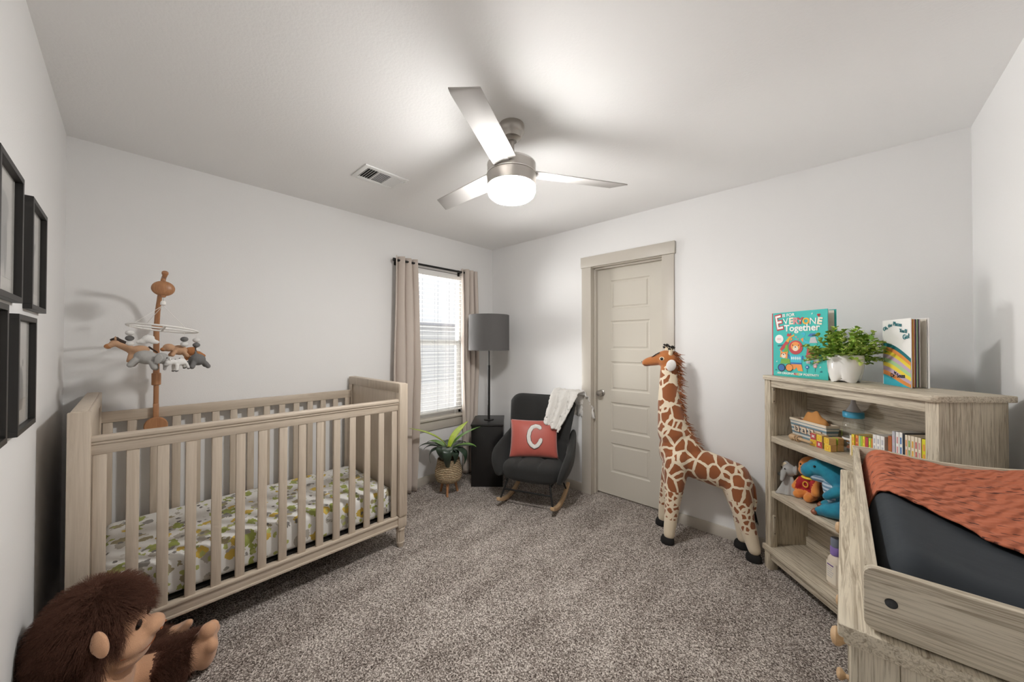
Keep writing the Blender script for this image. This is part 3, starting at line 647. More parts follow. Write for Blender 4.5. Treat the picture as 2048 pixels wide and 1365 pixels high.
# animals, each built lying along local x (nose at -x), then placed
def animal(name, shapes, base, acc, place):
    M = place; b = MB()
    for sh_ in shapes:
        if len(sh_) == 2: b.ell(sh_[0], sh_[1], seg=14)
        else: b.cap(*sh_, seg=12)
    bmesh.ops.transform(b.bm, matrix=M, verts=b.bm.verts)
    o = organic(name, b, .0032, [base], parent=mob, smooth=4)
    for nm, mm, shs in acc:
        for sh_ in shs:
            b = MB()
            if len(sh_) == 2: b.ell(sh_[0], sh_[1], seg=12)
            else: b.cap(*sh_, seg=10)
            bmesh.ops.transform(b.bm, matrix=M, verts=b.bm.verts); c = b.build(nm, mm, o)
    return o
BODY = [((0, 0, 0), (.042, .026, .025)), ((-.028, .016, -.016), (-.034, .02, -.048), .011, .009), ((-.028, -.016, -.016), (-.040, -.02, -.046), .011, .009), ((.028, .016, -.016), (.036, .02, -.046), .011, .009), ((.028, -.016, -.016), (.034, -.02, -.048), .011, .009)]
def place(x, y, z, rz, ry=0, s=1): return T(x, y, z) @ Rz(rz) @ Matrix.Rotation(ry, 4, 'Y') @ Matrix.Scale(s, 4)
A = math.radians
animal('plush_horse', BODY + [((-.03, 0, .012), (-.072, 0, .046), .018, .014), ((-.074, 0, .048), (.019, .015, .016)), ((-.082, 0, .042), (-.1, 0, .034), .013, .012)], M_b1,
       [('muzzle', M_b3, [((-.098, 0, .035), (.014, .0125, .0125))]), ('ear', M_b1, [((-.07, .011, .066), (-.068, .013, .078), .005, .002), ((-.07, -.011, .066), (-.068, -.013, .078), .005, .002)]), ('mane', M_b2, [((-.066, 0, .066), (-.03, 0, .034), .009, .009), ((-.082, 0, .065), (-.066, 0, .068), .006, .009)]), ('tail', M_b2, [((.04, 0, .01), (.065, .0, -.02), .005, .003)])], place(.29, -.075, mz(1.318), A(90), A(-8), 1.0))
animal('plush_elephant', [((0, 0, 0), (.046, .034, .034)), ((-.03, .02, -.02), (-.04, .024, -.045), .014, .013), ((-.03, -.02, -.02), (-.04, -.024, -.045), .014, .013), ((.03, .02, -.02), (.042, .024, -.045), .014, .013), ((.03, -.02, -.02), (.042, -.024, -.04), .014, .013),
       ((.052, 0, .008), (.03, .028, .028)), ((.072, 0, -.004), (.078, 0, -.042), .011, .007), ((.048, .036, .004), (.016, .006, .026)), ((.048, -.036, .004), (.016, .006, .026))], M_g1, [('eye', M_eye, [((.074, .017, .014), (.003, .003, .003)), ((.074, -.017, .014), (.003, .003, .003))])], place(.40, -.05, mz(1.285), A(80), A(14), 1.0))
animal('plush_monkey', [((0, 0, 0), (.036, .028, .028)), ((-.044, 0, .01), (.026, .024, .022)), ((-.06, 0, .0), (.014, .015, .012)), ((.02, .02, -.012), (.04, .024, -.036), .01, .01), ((.02, -.02, -.012), (.04, -.024, -.036), .01, .01), ((-.02, .02, -.01), (-.03, .03, -.03), .01, .01), ((-.02, -.02, -.01), (-.03, -.03, -.03), .01, .01)], M_b1,
       [('paw', M_b3, [((.04, .024, -.038), (.012, .011, .01)), ((.04, -.024, -.038), (.012, .011, .01))]), ('muzzle', M_b3, [((-.066, 0, -.002), (.012, .014, .011))])], place(.30, .075, mz(1.318), A(95), A(6), .95))
animal('plush_lion', [((0, 0, 0), (.04, .026, .026)), ((.03, .014, -.014), (.05, .018, -.036), .01, .009), ((.03, -.014, -.014), (.05, -.018, -.036), .01, .009), ((-.026, .014, -.014), (-.03, .018, -.04), .01, .009)], M_b3,
       [('collar', M_b2, [((.028, 0, 0), (.005, .024, .024))])], place(.25, .125, mz(1.31), A(70), A(-10), .95))
animal('plush_zebra', BODY + [((-.034, 0, .01), (-.058, 0, .02), .019, .016), ((-.062, 0, .014), (.022, .019, .02)), ((-.06, .016, .036), (.005, .009, .012)), ((-.06, -.016, .036), (.005, .009, .012))], M_w1,
       [('muzzle', M_g1, [((-.08, 0, .002), (.015, .017, .013))]), ('stripe', M_black, [((-.05, .01, .034), (-.062, .012, .034), .0025, .0025), ((-.046, -.008, .032), (-.06, -.008, .034), .0025, .0025), ((-.02, 0, .026), (-.012, .015, .022), .0025, .0025), ((.008, 0, .026), (.01, .016, .02), .0025, .0025)]), ('hoof', M_g2, [((.036, .02, -.05), (.010, .009, .007)), ((.034, -.02, -.052), (.010, .009, .007)), ((-.034, .02, -.052), (.010, .009, .007)), ((-.04, -.02, -.05), (.010, .009, .007))])], place(.41, .068, mz(1.258), A(120), A(-12), .74))
animal('plush_rhino', [((0, 0, 0), (.038, .034, .032)), ((-.03, 0, -.006), (.026, .026, .022)), ((-.02, 0, .026), (-.03, 0, .048), .008, .002), ((.02, .026, -.016), (.03, .036, -.034), .012, .012), ((.02, -.026, -.016), (.03, -.036, -.034), .012, .012), ((-.01, .03, -.016), (-.01, .042, -.034), .012, .012), ((-.01, -.03, -.016), (-.01, -.042, -.034), .012, .012)], M_g2, [], place(.37, .142, mz(1.268), A(20), A(8), .98))
# ================================================================== PEDESTAL, LAMP, BASKET PLANT
P45 = math.radians(42.93)
def camp(lat, fwd_, z=0): return Vector((2.96322 + fwd_ * math.cos(YAW) + lat * math.sin(YAW), -2.85136 + fwd_ * math.sin(YAW) - lat * math.cos(YAW), z))
pc = camp(-.236, 3.60)
pd = thing('pedestal_table', 'tall glossy black box pedestal in the room corner under the lamp', 'side table', pc, P45)
b = MB(); b.box(-.15, .15, -.215, .22, 0, .57, bev=.003); b.build('box_body', M_blackg, pd, smooth=30)
b = MB(); b.box(-.155, .155, -.22, .225, .571, .592, bev=.003); b.build('top_panel', M_blackg, pd, smooth=30)
lp = thing('table_lamp', 'black pole lamp with grey drum shade standing on the black pedestal', 'lamp', camp(-.233, 3.60, .592), P45)
b = MB(); b.lathe([(0, 0), (.05, 0), (.05, .006), (.046, .008), (0, .008)], 32); b.build('lamp_base', M_black, lp)
b = MB(); b.tube([(0, 0, .006), (0, 0, .55)], .0125, 16); b.tube([(0, 0, .55), (0, 0, .78)], .0065, 12); b.build('pole', M_black, lp)
b = MB(); r_, z0, z1 = .205, .70, 1.055
b.lathe([(r_ - .004, z0), (r_, z0), (r_ - .001, z1), (r_ - .005, z1), (r_ - .004, z0)], 64); b.build('lamp_shade', M_shade, lp, smooth=60)
b = MB()
for k in range(3): a = k * 2 * PI / 3; b.tube([(0, 0, z1 - .02), ((r_ - .004) * math.cos(a), (r_ - .004) * math.sin(a), z1 - .004)], .002, 6)
b.tube([(0, 0, .74), (0, 0, z1 - .02)], .004, 8); b.ell((0, 0, .86), (.03, .03, .045), M_pw, seg=16); b.build('shade_carrier', M_black, lp)
pb = thing('basket_planter', 'woven seagrass basket planter on three wooden legs beside the window', 'planter', (.33, -.865, 0))
b = MB(); pr = [(0, .112), (.085, .112), (.108, .125), (.124, .165), (.122, .21), (.106, .27), (.101, .315), (.096, .318), (.09, .312), (.098, .262), (.088, .262)]
b.lathe(pr, 40); b.build('woven_basket', M_basket, pb)
for k in range(3):
    a = -PI / 2 + .8 + k * 2 * PI / 3; b = MB(); b.tube([(.06 * math.cos(a), .06 * math.sin(a), .125), (.088 * math.cos(a), .088 * math.sin(a), 0)], [.014, .010], 10); b.build('leg', M_honey, pb)
pl = thing('potted_dracaena', 'artificial plant with long dark strap leaves and two yellow-green ones in the basket', 'plant', (.33, -.865, .262))
b = MB(); b.lathe([(0, .016), (.06, .018), (.096, .004), (.09, -.002), (0, -.001)], 24); b.build('moss', M_soil, pl)
M_lfd = plain('dark_strap_leaf', rgb(44, 60, 46), .35, bs=20, bstr=.05, var=.3); M_lfy = plain('yellow_green_leaf', rgb(158, 178, 52), .4, bs=20, bstr=.05, var=.2)
M_lfm = plain('mid_green_leaf', rgb(96, 136, 60), .4, bs=20, bstr=.05, var=.25)
b = MB(); b.tube([(0, 0, 0), (.004, .004, .1), (0, 0, .16)], [.014, .012, .006], 10); b.build('stem', M_brown, pl)
def strap(az, length, rise, droop, width, mat, z0=.1, tw=0):
    d = Vector((math.cos(az), math.sin(az), 0)); sd = Vector((-math.sin(az), math.cos(az), 0))
    def f(u, v):
        s_ = u; h = length * s_ * math.cos(rise * (1 - s_) - droop * s_); zz = length * (s_ * math.sin(rise) * (1 - .35 * s_) - droop * s_ ** 2.2 * .62)
        wd = width * (math.sin(PI * min(1, .06 + s_ * .94)) ** .7) * (1 if s_ < .6 else (1 - (s_ - .6) / .4 * .5))
        w_ = (v - .5) * 2
        return d * (h * .92) + sd * (w_ * wd) + Vector((0, 0, z0 + zz + abs(w_) * wd * .28)) + sd * tw * s_ * s_
    b = MB(); b.surf(f, 18, 5); o = b.build('leaf', mat, pl, 180)
    sdm = o.modifiers.new('thick', 'SOLIDIFY'); sdm.thickness = .0015
cz = YAW + PI            # azimuth from plant toward the camera
R_ = cz + PI / 2         # to the image right
strap(cz - .5 + PI, .33, 1.38, .03, .036, M_lfy, .13, 0)
strap(R_ - PI + .35, .38, 1.3, .02, .038, M_lfy, .12, 0)
strap(R_ + .4, .33, 1.22, .03, .030, M_lfm, .12, 0)
strap(R_ - .25, .32, .72, .42, .030, M_lfm, .12)
strap(R_ + .15, .28, .55, .35, .036, M_lfd, .11)
strap(R_ - .5, .34, .5, 1.0, .042, M_lfd, .12)
strap(R_ - .9, .26, .5, 1.15, .040, M_lfd, .12)
strap(cz + .1, .42, .75, 1.5, .052, M_lfd, .13)
strap(cz - .35, .28, .8, 1.15, .048, M_lfd, .13)
strap(R_ + PI + .25, .30, .42, .95, .046, M_lfd, .12)
strap(R_ + PI - .1, .30, .55, .55, .038, M_lfd, .12)
strap(R_ + PI + .05, .34, .65, .5, .034, M_lfd, .12)
strap(R_ + PI - .45, .30, .72, .45, .032, M_lfm, .12)
strap(cz + PI + .4, .26, .8, .6, .03, M_lfd, .12); strap(cz + PI - .7, .28, .7, .6, .03, M_lfd, .12); strap(cz + .75, .2, .9, .9, .03, M_lfd, .12)
# ================================================================== ROCKING CHAIR, CUSHION, THROW
CH = (1.084, -.6755, 0); CA = math.radians(20)
ch = thing('rocking_chair', 'charcoal upholstered wingback rocking chair on black legs and pale wooden rockers', 'rocking chair', CH, CA); ch.scale = (.97, .82, .985)
sg = lambda x: (x > 0) - (x < 0)
def pw(x, e): return sg(x) * abs(x) ** e
SM = plain('seam', rgb(30, 30, 30), .9)
def back_pt(u, v, th):
    zt = .892 + .022 * u * u - .085 * abs(u) ** 9
    z = .27 + v * (zt - .27); wdt = lerp(.235, .322, v ** .8)
    y = .455 + .175 * v ** 1.15 - (.085 + .05 * (1 - v)) * abs(u) ** 3
    pf = 0
    if th < 0: pf = .014 * (math.exp(-(u / .05) ** 2) + .8 * math.exp(-((v - .40) / .03) ** 2))
    return Vector((u * wdt, y + th + pf, z))
def bf(a, v):
    t_ = 2 * PI * a; k = math.sqrt(max(0, 1 - ((v - .9) / .1) ** 2)) if v > .9 else 1
    return back_pt(pw(math.cos(t_), .75), v, -.045 * pw(math.sin(t_), .8) * max(k, .05))
b = MB(); b.surf(bf, 72, 40, cu=True, caps=True); b.build('backrest', M_char, ch, 180)
def seatf(a, v):
    t_ = 2 * PI * a; p_ = PI * v
    x = pw(math.cos(t_) * math.sin(p_), .55); y = pw(math.sin(t_) * math.sin(p_), .55); zz = pw(-math.cos(p_), .6)
    X, Y, Z = x * .262, .275 + y * .255, .292 + zz * .085
    if zz > -.2:
        sm_ = sum(math.exp(-((X - q) / .016) ** 2) for q in (-.088, .088)) + math.exp(-((Y - .30) / .018) ** 2)
        Z -= .014 * sm_ * max(0, zz); 
        if y < -.5: Y += .010 * sum(math.exp(-((X - q) / .016) ** 2) for q in (-.088, .088))
        Z += .012 * (1 - x * x)
    return Vector((X, Y, Z))
b = MB(); b.surf(seatf, 96, 40, cu=True); b.build('seat', M_char, ch, 180)
for s_ in (-1, 1):
    def armf(a, v, s_=s_):
        t_ = 2 * PI * a; y = lerp(.57, .035, v); zt = lerp(.60, .425, v ** .9); zb = lerp(.24, .225, v)
        k = math.sqrt(max(0, 1 - ((v - .72) / .28) ** 2)) if v > .72 else 1
        k2 = max(k, .04); c = (zt + zb) / 2 - (1 - k2) * .03; hh = (zt - zb) / 2 * (.25 + .75 * k2) if k2 > .05 else .02
        zz = c + hh * pw(math.sin(t_), .7); f_ = (zz - zb) / (zt - zb)
        xc = .262 + .012 * math.sin(PI * v) + .075 * f_ * (.45 + .55 * v)
        return Vector((s_ * (xc + .036 * pw(math.cos(t_), .8) * (.35 + .65 * k2)), y, zz))
    b = MB(); b.surf(armf, 40, 36, cu=True, caps=True); b.build('armrest', M_char, ch, 180)
rk = []
for k in range(25): y = lerp(-.02, .60, k / 24); rk.append((y, .004 + .075 * ((y - .27) / .33) ** 2))
poly = rk + [(y, z + .030) for y, z in rk[::-1]]
RMx = Matrix(((0, 0, 1, 0), (1, 0, 0, 0), (0, 1, 0, 0), (0, 0, 0, 1)))
for s_ in (-1, 1):
    b = MB(); b.prism(poly, s_ * .238 - .017, s_ * .238 + .017, M=RMx, bev=.005); b.build('rocker', M_beech, ch, smooth=40)
    b = MB(); b.tube([(s_ * .188, .10, .232), (s_ * .236, .012, .055)], [.0085, .0075], 12); b.build('leg', M_black, ch)
    b = MB(); b.tube([(s_ * .195, .42, .24), (s_ * .238, .52, .06)], [.0085, .0075], 12); b.build('leg', M_black, ch)
    b = MB(); b.tube([(s_ * .20, .09, .212), (s_ * .20, .44, .212)], .008, 10); b.build('side_bar', M_black, ch)
b = MB(); b.tube([(-.211, .056, .145), (.211, .056, .145)], .0075, 12); b.build('front_bar', M_black, ch)
b = MB(); b.tube([(-.216, .47, .15), (.216, .47, .15)], .0075, 12); b.build('rear_bar', M_black, ch)
# cushion
CM = T(CH) @ Rz(CA) @ Matrix.Diagonal((.97, .82, .985, 1))
def on_chair(x, y, z): return CM @ Vector((x, y, z))
pc_ = on_chair(-.020, .33, .380)
pil = thing('throw_pillow', 'coral velvet throw pillow with a white letter C on the chair seat', 'pillow', pc_, CA + math.radians(17))
PW, PH, LEAN = .212, .165, math.radians(22)
PMx = T(0, .0, .152) @ Matrix.Rotation(-LEAN, 4, 'X')
def puff(u, v):
    k = (1 - abs(u) ** 2.6) * (1 - abs(v) ** 2.6); return .062 * max(0, k) ** .55
def pcoord(u, v):
    ed = 1 - .055 * (1 - abs(v) ** 2) * abs(u) ** 3; ed2 = 1 - .055 * (1 - abs(u) ** 2) * abs(v) ** 3
    return u * PW * ed, v * PH * ed2
def pilf(sgn_):
    def f(a, c):
        u, v = 2 * a - 1, 2 * c - 1; x, z = pcoord(u, v)
        wr = .003 * math.sin(14 * u + 5 * v) * abs(v) ** 3
        return Vector((x, sgn_ * (puff(u, v) + wr * (puff(u, v) > .01)), z))
    return f
b = MB(); b.surf(pilf(-1), 36, 32, M=PMx); b.surf(pilf(1), 36, 32, M=PMx); bmesh.ops.remove_doubles(b.bm, verts=b.bm.verts, dist=1e-5); bmesh.ops.recalc_face_normals(b.bm, faces=b.bm.faces)
b.build('cushion_cover', M_coral, pil, 180)
cp = [(.062, .072), (.044, .092), (.016, .098), (-.014, .086), (-.036, .052), (-.044, .008), (-.038, -.034), (-.018, -.064), (.008, -.078), (.034, -.066), (.054, -.038), (.066, -.006)]
def letter(rad, off, mat, name):
    pts = []
    for i in range(len(cp) - 1):
        for k in range(4):
            x, z = lerp(cp[i][0], cp[i + 1][0], k / 4), lerp(cp[i][1], cp[i + 1][1], k / 4); pts.append((x, z))
    pts.append(cp[-1]); b = MB()
    p3 = [Vector((x, -(puff(x / PW, z / PH) + off), z)) for x, z in pts]
    n_ = len(p3); Lf = []; 
    for i in range(n_):
        d_ = (p3[min(i + 1, n_ - 1)] - p3[max(i - 1, 0)]).normalized(); nn = Vector((0, -1, 0)); sd_ = d_.cross(nn).normalized(); Lf.append(sd_)
    def f(a, c):
        i = min(int(round(a * (n_ - 1))), n_ - 1); w_ = rad
        e = min(i, n_ - 1 - i); w_ *= min(1, (.55 + .22 * e)); t_ = 2 * PI * c
        return p3[i] + Lf[i] * w_ * math.cos(t_) + Vector((0, -.0045 * math.sin(t_), 0))
    b.surf(f, n_, 14, cv=True, M=PMx); return b.build(name, mat, pil, 180)
letter(.0195, .0005, M_ink, 'letter_outline'); letter(.0165, .004, M_sherpa, 'letter')
# sherpa throw over the right wing of the chair back
tw = tag(MB().build('t', M_sherpa), 'white sherpa throw blanket draped over the right corner of the charcoal chair back', 'throw blanket')
bpy.data.objects.remove(tw)
path = [((.128, .375, .640), (.84, -.10, -.40), .078), ((.150, .43, .72), (.85, -.10, -.40), .088), ((.180, .475, .80), (.88, -.10, -.32), .100), ((.205, .515, .885), (.93, -.08, -.16), .112), ((.225, .575, .945), (.97, -.06, -.02), .122),
        ((.255, .645, .948), (.97, -.04, -.04), .126), ((.30, .70, .89), (.96, -.10, -.12), .125), ((.335, .72, .80), (.96, -.16, -.10), .122), ((.355, .725, .70), (.96, -.18, -.02), .12)]
def thf(a, c):
    k = a * (len(path) - 1); i = min(int(k), len(path) - 2); t_ = k - i
    P = Vector(path[i][0]).lerp(Vector(path[i + 1][0]), t_); S = Vector(path[i][1]).lerp(Vector(path[i + 1][1]), t_).normalized(); w_ = lerp(path[i][2], path[i + 1][2], t_)
    u = 2 * c - 1; p = P + S * u * w_
    fold = .016 * math.sin(u * 7 + a * 5) * (1 if a < .45 or a > .6 else .4)
    p += Vector((0, -fold if a < .5 else fold, .004 * math.sin(u * 5)))
    # keep outside the chair back on the wing side
    q = noise.noise(p * 48) * .011 + noise.noise(p * 17) * .006
    return on_chair(*(p + Vector((q, q, q))))
b = MB(); b.surf(thf, 70, 36); o = b.build('throw_blanket', M_sherpa, None, 180)
sdm = o.modifiers.new('thick', 'SOLIDIFY'); sdm.thickness = .014; sdm.offset = 0
tag(o, 'white sherpa throw blanket draped over the right corner of the charcoal chair back', 'blanket')

# ================================================================== BOOKCASE
BO = Vector((2.6086, -.194, 0)); BA = math.radians(-47.07)
BMx = T(BO) @ Rz(BA)
def bw(u, v, z): return BMx @ Vector((u, v, z))
bc = thing('bookcase', 'grey oak three shelf bookcase standing diagonally across the corner', 'bookcase', BO, BA)
def rrect(x0, x1, y0, y1, r, corners=(1, 1, 0, 0), n=6):
    out = []
    for (cx, cy, a0, on) in ((x0 + r, y0 + r, PI, corners[0]), (x1 - r, y0 + r, 1.5 * PI, corners[1]), (x1 - r, y1 - r, 0, corners[2]), (x0 + r, y1 - r, .5 * PI, corners[3])):
        if on: out += [(cx + r * math.cos(a0 + .5 * PI * k / n), cy + r * math.sin(a0 + .5 * PI * k / n)) for k in range(n + 1)]
        else: out.append((x0 if cx < (x0 + x1) / 2 else x1, y0 if cy < (y0 + y1) / 2 else y1))
    return out
BWD, BD, BH = .892, .256, 1.165
b = MB(); b.prism(rrect(-.012, .903, -.016, .275, .03), 1.141, BH, bev=.003); b.build('top_panel', M_oakx, bc, smooth=35)
b = MB(); b.box(.046, .848, .006, .026, 1.098, 1.141, bev=.0015); b.build('apron', M_oakx, bc, smooth=30)
for x0, x1 in ((0, .046), (.848, BWD)): b = MB(); b.box(x0, x1, 0, .040, .138, 1.141, bev=.0025); b.build('front_post', M_oakz, bc, smooth=30)
for x0, x1 in ((.002, .02), (.872, BWD - .001)): b = MB(); b.box(x0, x1, .042, BD, .138, 1.141, bev=.0015); b.build('side_panel', M_oakz, bc, smooth=30)
MB().box(.02, .872, BD - .012, BD - .004, .138, 1.141).build('back_panel', M_oakx, bc, smooth=0)
b = MB(); b.box(.02, .872, BD - .024, BD - .012, .138, .19, bev=.001); b.build('back_rail', M_oakx, bc, smooth=0)
for z0, z1 in ((.768, .803), (.440, .474)): b = MB(); b.box(.021, .871, .006, BD - .013, z0, z1, bev=.003); b.build('shelf', M_oakx, bc, smooth=30)
b = MB(); b.box(-.010, .902, -.014, BD, .106, .138, bev=.004); b.build('bottom_board', M_oakx, bc, smooth=30)
b = MB(); b.box(.044, .85, .002, .020, .062, .106, bev=.0015); b.build('plinth_rail', M_oakx, bc, smooth=30)
for x0 in (-.002, .848):
    for y0 in (-.004, BD - .05): b = MB(); b.box(x0, x0 + .046, y0, y0 + .046, 0, .106, bev=.002); b.build('leg', M_oakz, bc, smooth=30)
for (z0, z1) in ((1.0, 1.092), (.21, .33)):
    b = MB(); b.box(.0465, .0525, .012, .028, z0, z1, M_oakz, bev=.001); b.ell((.0525, .02, z0 + .012), (.001, .003, .003), M_black, seg=8); b.ell((.0525, .02, z1 - .012), (.001, .003, .003), M_black, seg=8); b.build('shelf_cleat', None, bc, smooth=30)
BF0, BLAT = 2.187, 1.55
def u_px(px, v): return BF0 - (BLAT + v) * 711.7 / (px - 1024)
def z_py(py, px, v): return 1.3496 + (690.8 - py) * ((BLAT + v) * 711.7 / (px - 1024)) / 711.7

# ------------------------------------------------------------------ books standing open on top
def poly_art(b, pts, w_, h_, layer, mat): b.prism([(x * w_, y * h_) for x, y in pts], layer * .0003, layer * .0003 + .0004, mat, M=ART)
def disc(cx, cy, r, asp=1.0, n=24, ry=None): return [(cx + r * math.cos(2 * PI * k / n), cy + (ry or r * asp) * math.sin(2 * PI * k / n)) for k in range(n)]
def open_book(name, label, u0, v0, a_front, a_back, w_, h_, cover_mat, spine_mat, page_cols, frac=.35):
    bk = thing(name, label, 'book', bw(u0, v0, BH + .0005), BA, 'picture books standing on top of the bookcase')
    Mf, Mb_ = Rz(a_front), Rz(a_back)
    b = MB(); b.box(.004, w_, -.0015, .0015, 0, h_, cover_mat, bev=.0006, M=Mb_); b.build('back_cover', None, bk, smooth=0)
    b = MB(); b.tube([(.0, .003, 0), (.0, .003, h_)], .005, 12, spine_mat); b.build('spine', None, bk, smooth=40)
    b = MB(); n_ = len(page_cols)
    for k in range(n_):
        a_ = lerp(a_front + .012, lerp(a_front, a_back, frac), (k + .5) / n_); b.box(.006, w_ - .006, -.0006, .0006, .004, h_ - .005, page_cols[k], M=Rz(a_))
    a_ = a_back - .03; b.box(.006, w_ - .006, -.0006, .0006, .004, h_ - .005, M_paper, M=Rz(a_)); b.build('pages', None, bk, smooth=0)
    return bk
W1, H1 = .308, .375
b1 = open_book('picture_book', 'large turquoise picture book with cartoon animals standing open left of the plant pot', .028, .032, A(13), A(26), W1, H1, M_teal, M_red, [M_paper] * 5, .22)
ART = Rz(A(13)) @ T(.0, -.0018, 0) @ Matrix.Rotation(PI / 2, 4, 'X')
def art_text(b, txt, s, t_, size, mat, rot=0, w_=W1, h_=H1, bold=0, lay=6, shear=0):
    b.text(txt, size, mat, ART @ T(s * w_, t_ * h_, lay * .0003) @ Rz(rot), bold=bold, shear=shear)
b = MB(); b.box(.004, W1, -.0015, .0015, 0, H1, M_teal, bev=.0006, M=Rz(A(13)))
P = lambda pts, m_, lay=2: poly_art(b, pts, W1, H1, lay, m_)
ar = W1 / H1
D = lambda cx, cy, r, m_, lay=2, k=1.0: P(disc(cx, cy, r, ar * k), m_, lay)
D(.14, .585, .083, M_pw, 2)
# scarf, giraffe, hat
P([(.10, .485), (.30, .515), (.31, .49), (.12, .465)], M_dteal); P([(.14, .415), (.27, .55), (.34, .53), (.20, .40)], M_red, 3)
P([(.27, .55), (.335, .62), (.40, .64), (.43, .66), (.435, .63), (.36, .60), (.325, .53)], M_gold, 4); P([(.29, .63), (.31, .675), (.345, .655), (.37, .68), (.375, .64), (.33, .62)], M_red, 5)
P([(.23, .37), (.27, .49), (.31, .50), (.32, .37)], M_green, 4)
# lion
D(.455, .455, .130, M_red, 5); P([(.36, .55), (.36, .61), (.41, .58)], M_orange, 4); P([(.545, .58), (.60, .60), (.59, .53)], M_orange, 4); D(.455, .47, .085, M_orange, 6); D(.455, .44, .050, M_cream, 7); D(.455, .46, .011, M_ink, 8)
D(.405, .488, .010, M_ink, 8); D(.512, .488, .010, M_ink, 8)
P([(.36, .21), (.345, .34), (.57, .34), (.565, .21)], M_cyan, 4); P([(.36, .20), (.36, .225), (.565, .225), (.565, .20)], M_blue, 5); P([(.33, .34), (.30, .36), (.33, .28), (.37, .28), (.37, .34)], M_blue, 3); P([(.545, .34), (.60, .32), (.59, .27), (.54, .29)], M_blue, 3)
for k in range(5): P([(.375 + k * .037, .29), (.3875 + k * .037, .32), (.40 + k * .037, .29), (.3875 + k * .037, .26)], M_pw, 6)
P([(.37, .12), (.37, .20), (.56, .20), (.585, .10), (.50, .10), (.47, .155), (.44, .12)], M_orange, 4)
# fox on wheels
P([(.155, .43), (.17, .38), (.155, .30), (.30, .28), (.31, .40), (.28, .38), (.20, .385)], M_orange, 5); D(.228, .325, .045, M_cream, 6); D(.228, .345, .012, M_ink, 7); D(.195, .355, .009, M_ink, 7); D(.268, .355, .009, M_ink, 7)
P([(.16, .20), (.18, .275), (.34, .275), (.36, .20)], M_green, 4); D(.185, .135, .074, M_ink, 5); D(.185, .135, .058, M_blue, 6); D(.335, .142, .074, M_ink, 4); D(.335, .142, .062, M_orange, 5)
# elephant
P([(.64, .31), (.665, .45), (.70, .47), (.84, .46), (.86, .30)], M_red, 4); D(.715, .43, .034, M_gold, 5); P([(.645, .30), (.645, .22), (.71, .215), (.715, .27), (.77, .27), (.775, .21), (.85, .21), (.855, .30)], M_greyp, 3)
P([(.67, .62), (.72, .66), (.80, .66), (.83, .62), (.76, .615)], M_blue, 4); P([(.55, .66), (.60, .685), (.64, .66), (.60, .60), (.63, .555), (.70, .54), (.72, .515), (.66, .505), (.57, .55), (.60, .655), (.56, .645)], M_cyan, 2); P([(.70, .52), (.72, .60), (.80, .61), (.84, .52)], M_greyp, 3)
# flowers, hearts, specks
for cx, cy, mm in ((.66, .165, M_blue), (.795, .185, M_pink)):
    P([(cx - .004, cy - .08), (cx - .004, cy), (cx + .004, cy), (cx + .004, cy - .08)], M_dteal, 3)
    for k in range(6): D(cx + .022 * math.cos(k * PI / 3), cy + .022 * ar * math.sin(k * PI / 3), .013, mm, 4)
    D(cx, cy, .012, M_pw, 5)
for cx, cy, s_, mm in ((.86, .925, .018, M_red), (.80, .74, .012, M_red), (.465, .615, .011, M_pink), (.50, .585, .010, M_pink)): D(cx - s_ * .6, cy, s_, mm, 3); D(cx + s_ * .6, cy, s_, mm, 3); P([(cx - s_ * 1.5, cy - .004), (cx + s_ * 1.5, cy - .004), (cx, cy - s_ * 2.0)], mm, 3)
for cx, cy in ((.075, .085), (.89, .10)): P([(cx - .02, cy), (cx - .012, cy + .02), (cx, cy + .008), (cx, cy + .03), (cx + .012, cy + .008), (cx + .02, cy + .02), (cx + .02, cy)], M_dteal, 3)
for cx, cy in ((.75, .945), (.09, .225), (.88, .17)): P([(cx - .015, cy - .008), (cx, cy + .016), (cx + .015, cy + .008), (cx + .002, cy - .004)], M_pw, 3)
for k in range(3): P([(.10, .595 - .012 * k), (.10, .599 - .012 * k), (.18, .599 - .012 * k), (.18, .595 - .012 * k)], M_pink, 4)
def big_e(sz, mat, bold, lay): b.text('E', sz, mat, ART @ T(.14 * W1, .835 * H1, lay * .0003) @ Rz(.17) @ Matrix.Diagonal((.74, 1, 1, 1)), bold=bold)
big_e(.122, M_red, .0065, 5); big_e(.116, M_pw, .0006, 8)
art_text(b, 'IS FOR', .325, .95, .025, M_pw, .03, bold=.0006)
for ch_, s_, mm, ro in (('V', .275, M_pw, .12), ('E', .375, M_cream, .03), ('R', .46, M_pink, 0), ('Y', .545, M_red, 0), ('O', .645, M_gold, 0), ('N', .765, M_pw, -.05), ('E', .875, M_cream, -.18)):
    thin = ch_ in 'VN'; art_text(b, ch_, s_, .842 + .012 * math.sin(s_ * 5), .047 if ch_ == 'O' else .051, mm, ro, bold=.0 if thin else .0022, lay=6)
    if ch_ == 'Y': art_text(b, 'v', s_, .862, .026, M_pw, 0, lay=8)
art_text(b, 'Together', .56, .745, .052, M_pw, .0, bold=.0012); art_text(b, 'AN ORIGINAL', .27, .05, .0165, M_pw, bold=.0004); art_text(b, 'A', .435, .05, .0185, M_red, bold=.0006); art_text(b, 'B', .468, .05, .0185, M_pink, bold=.0006); art_text(b, 'C', .50, .05, .0185, M_yellow, bold=.0006); art_text(b, 'OF POSITIVITY', .685, .05, .0165, M_pw, bold=.0004)
b.build('front_cover', None, b1, smooth=0)
W2, H2 = .197, .30
pcs = [M_greyp, M_orange, M_gold, M_cream, M_red, M_dteal, M_paper, M_lgreen, M_ink, M_lav, M_paper]
b2 = open_book('picture_book', 'white picture book with pastel swirled bands standing open right of the plant pot', .49, .222, A(-21.7), A(-3.5), W2, H2, M_pw, M_pw, pcs, .55)
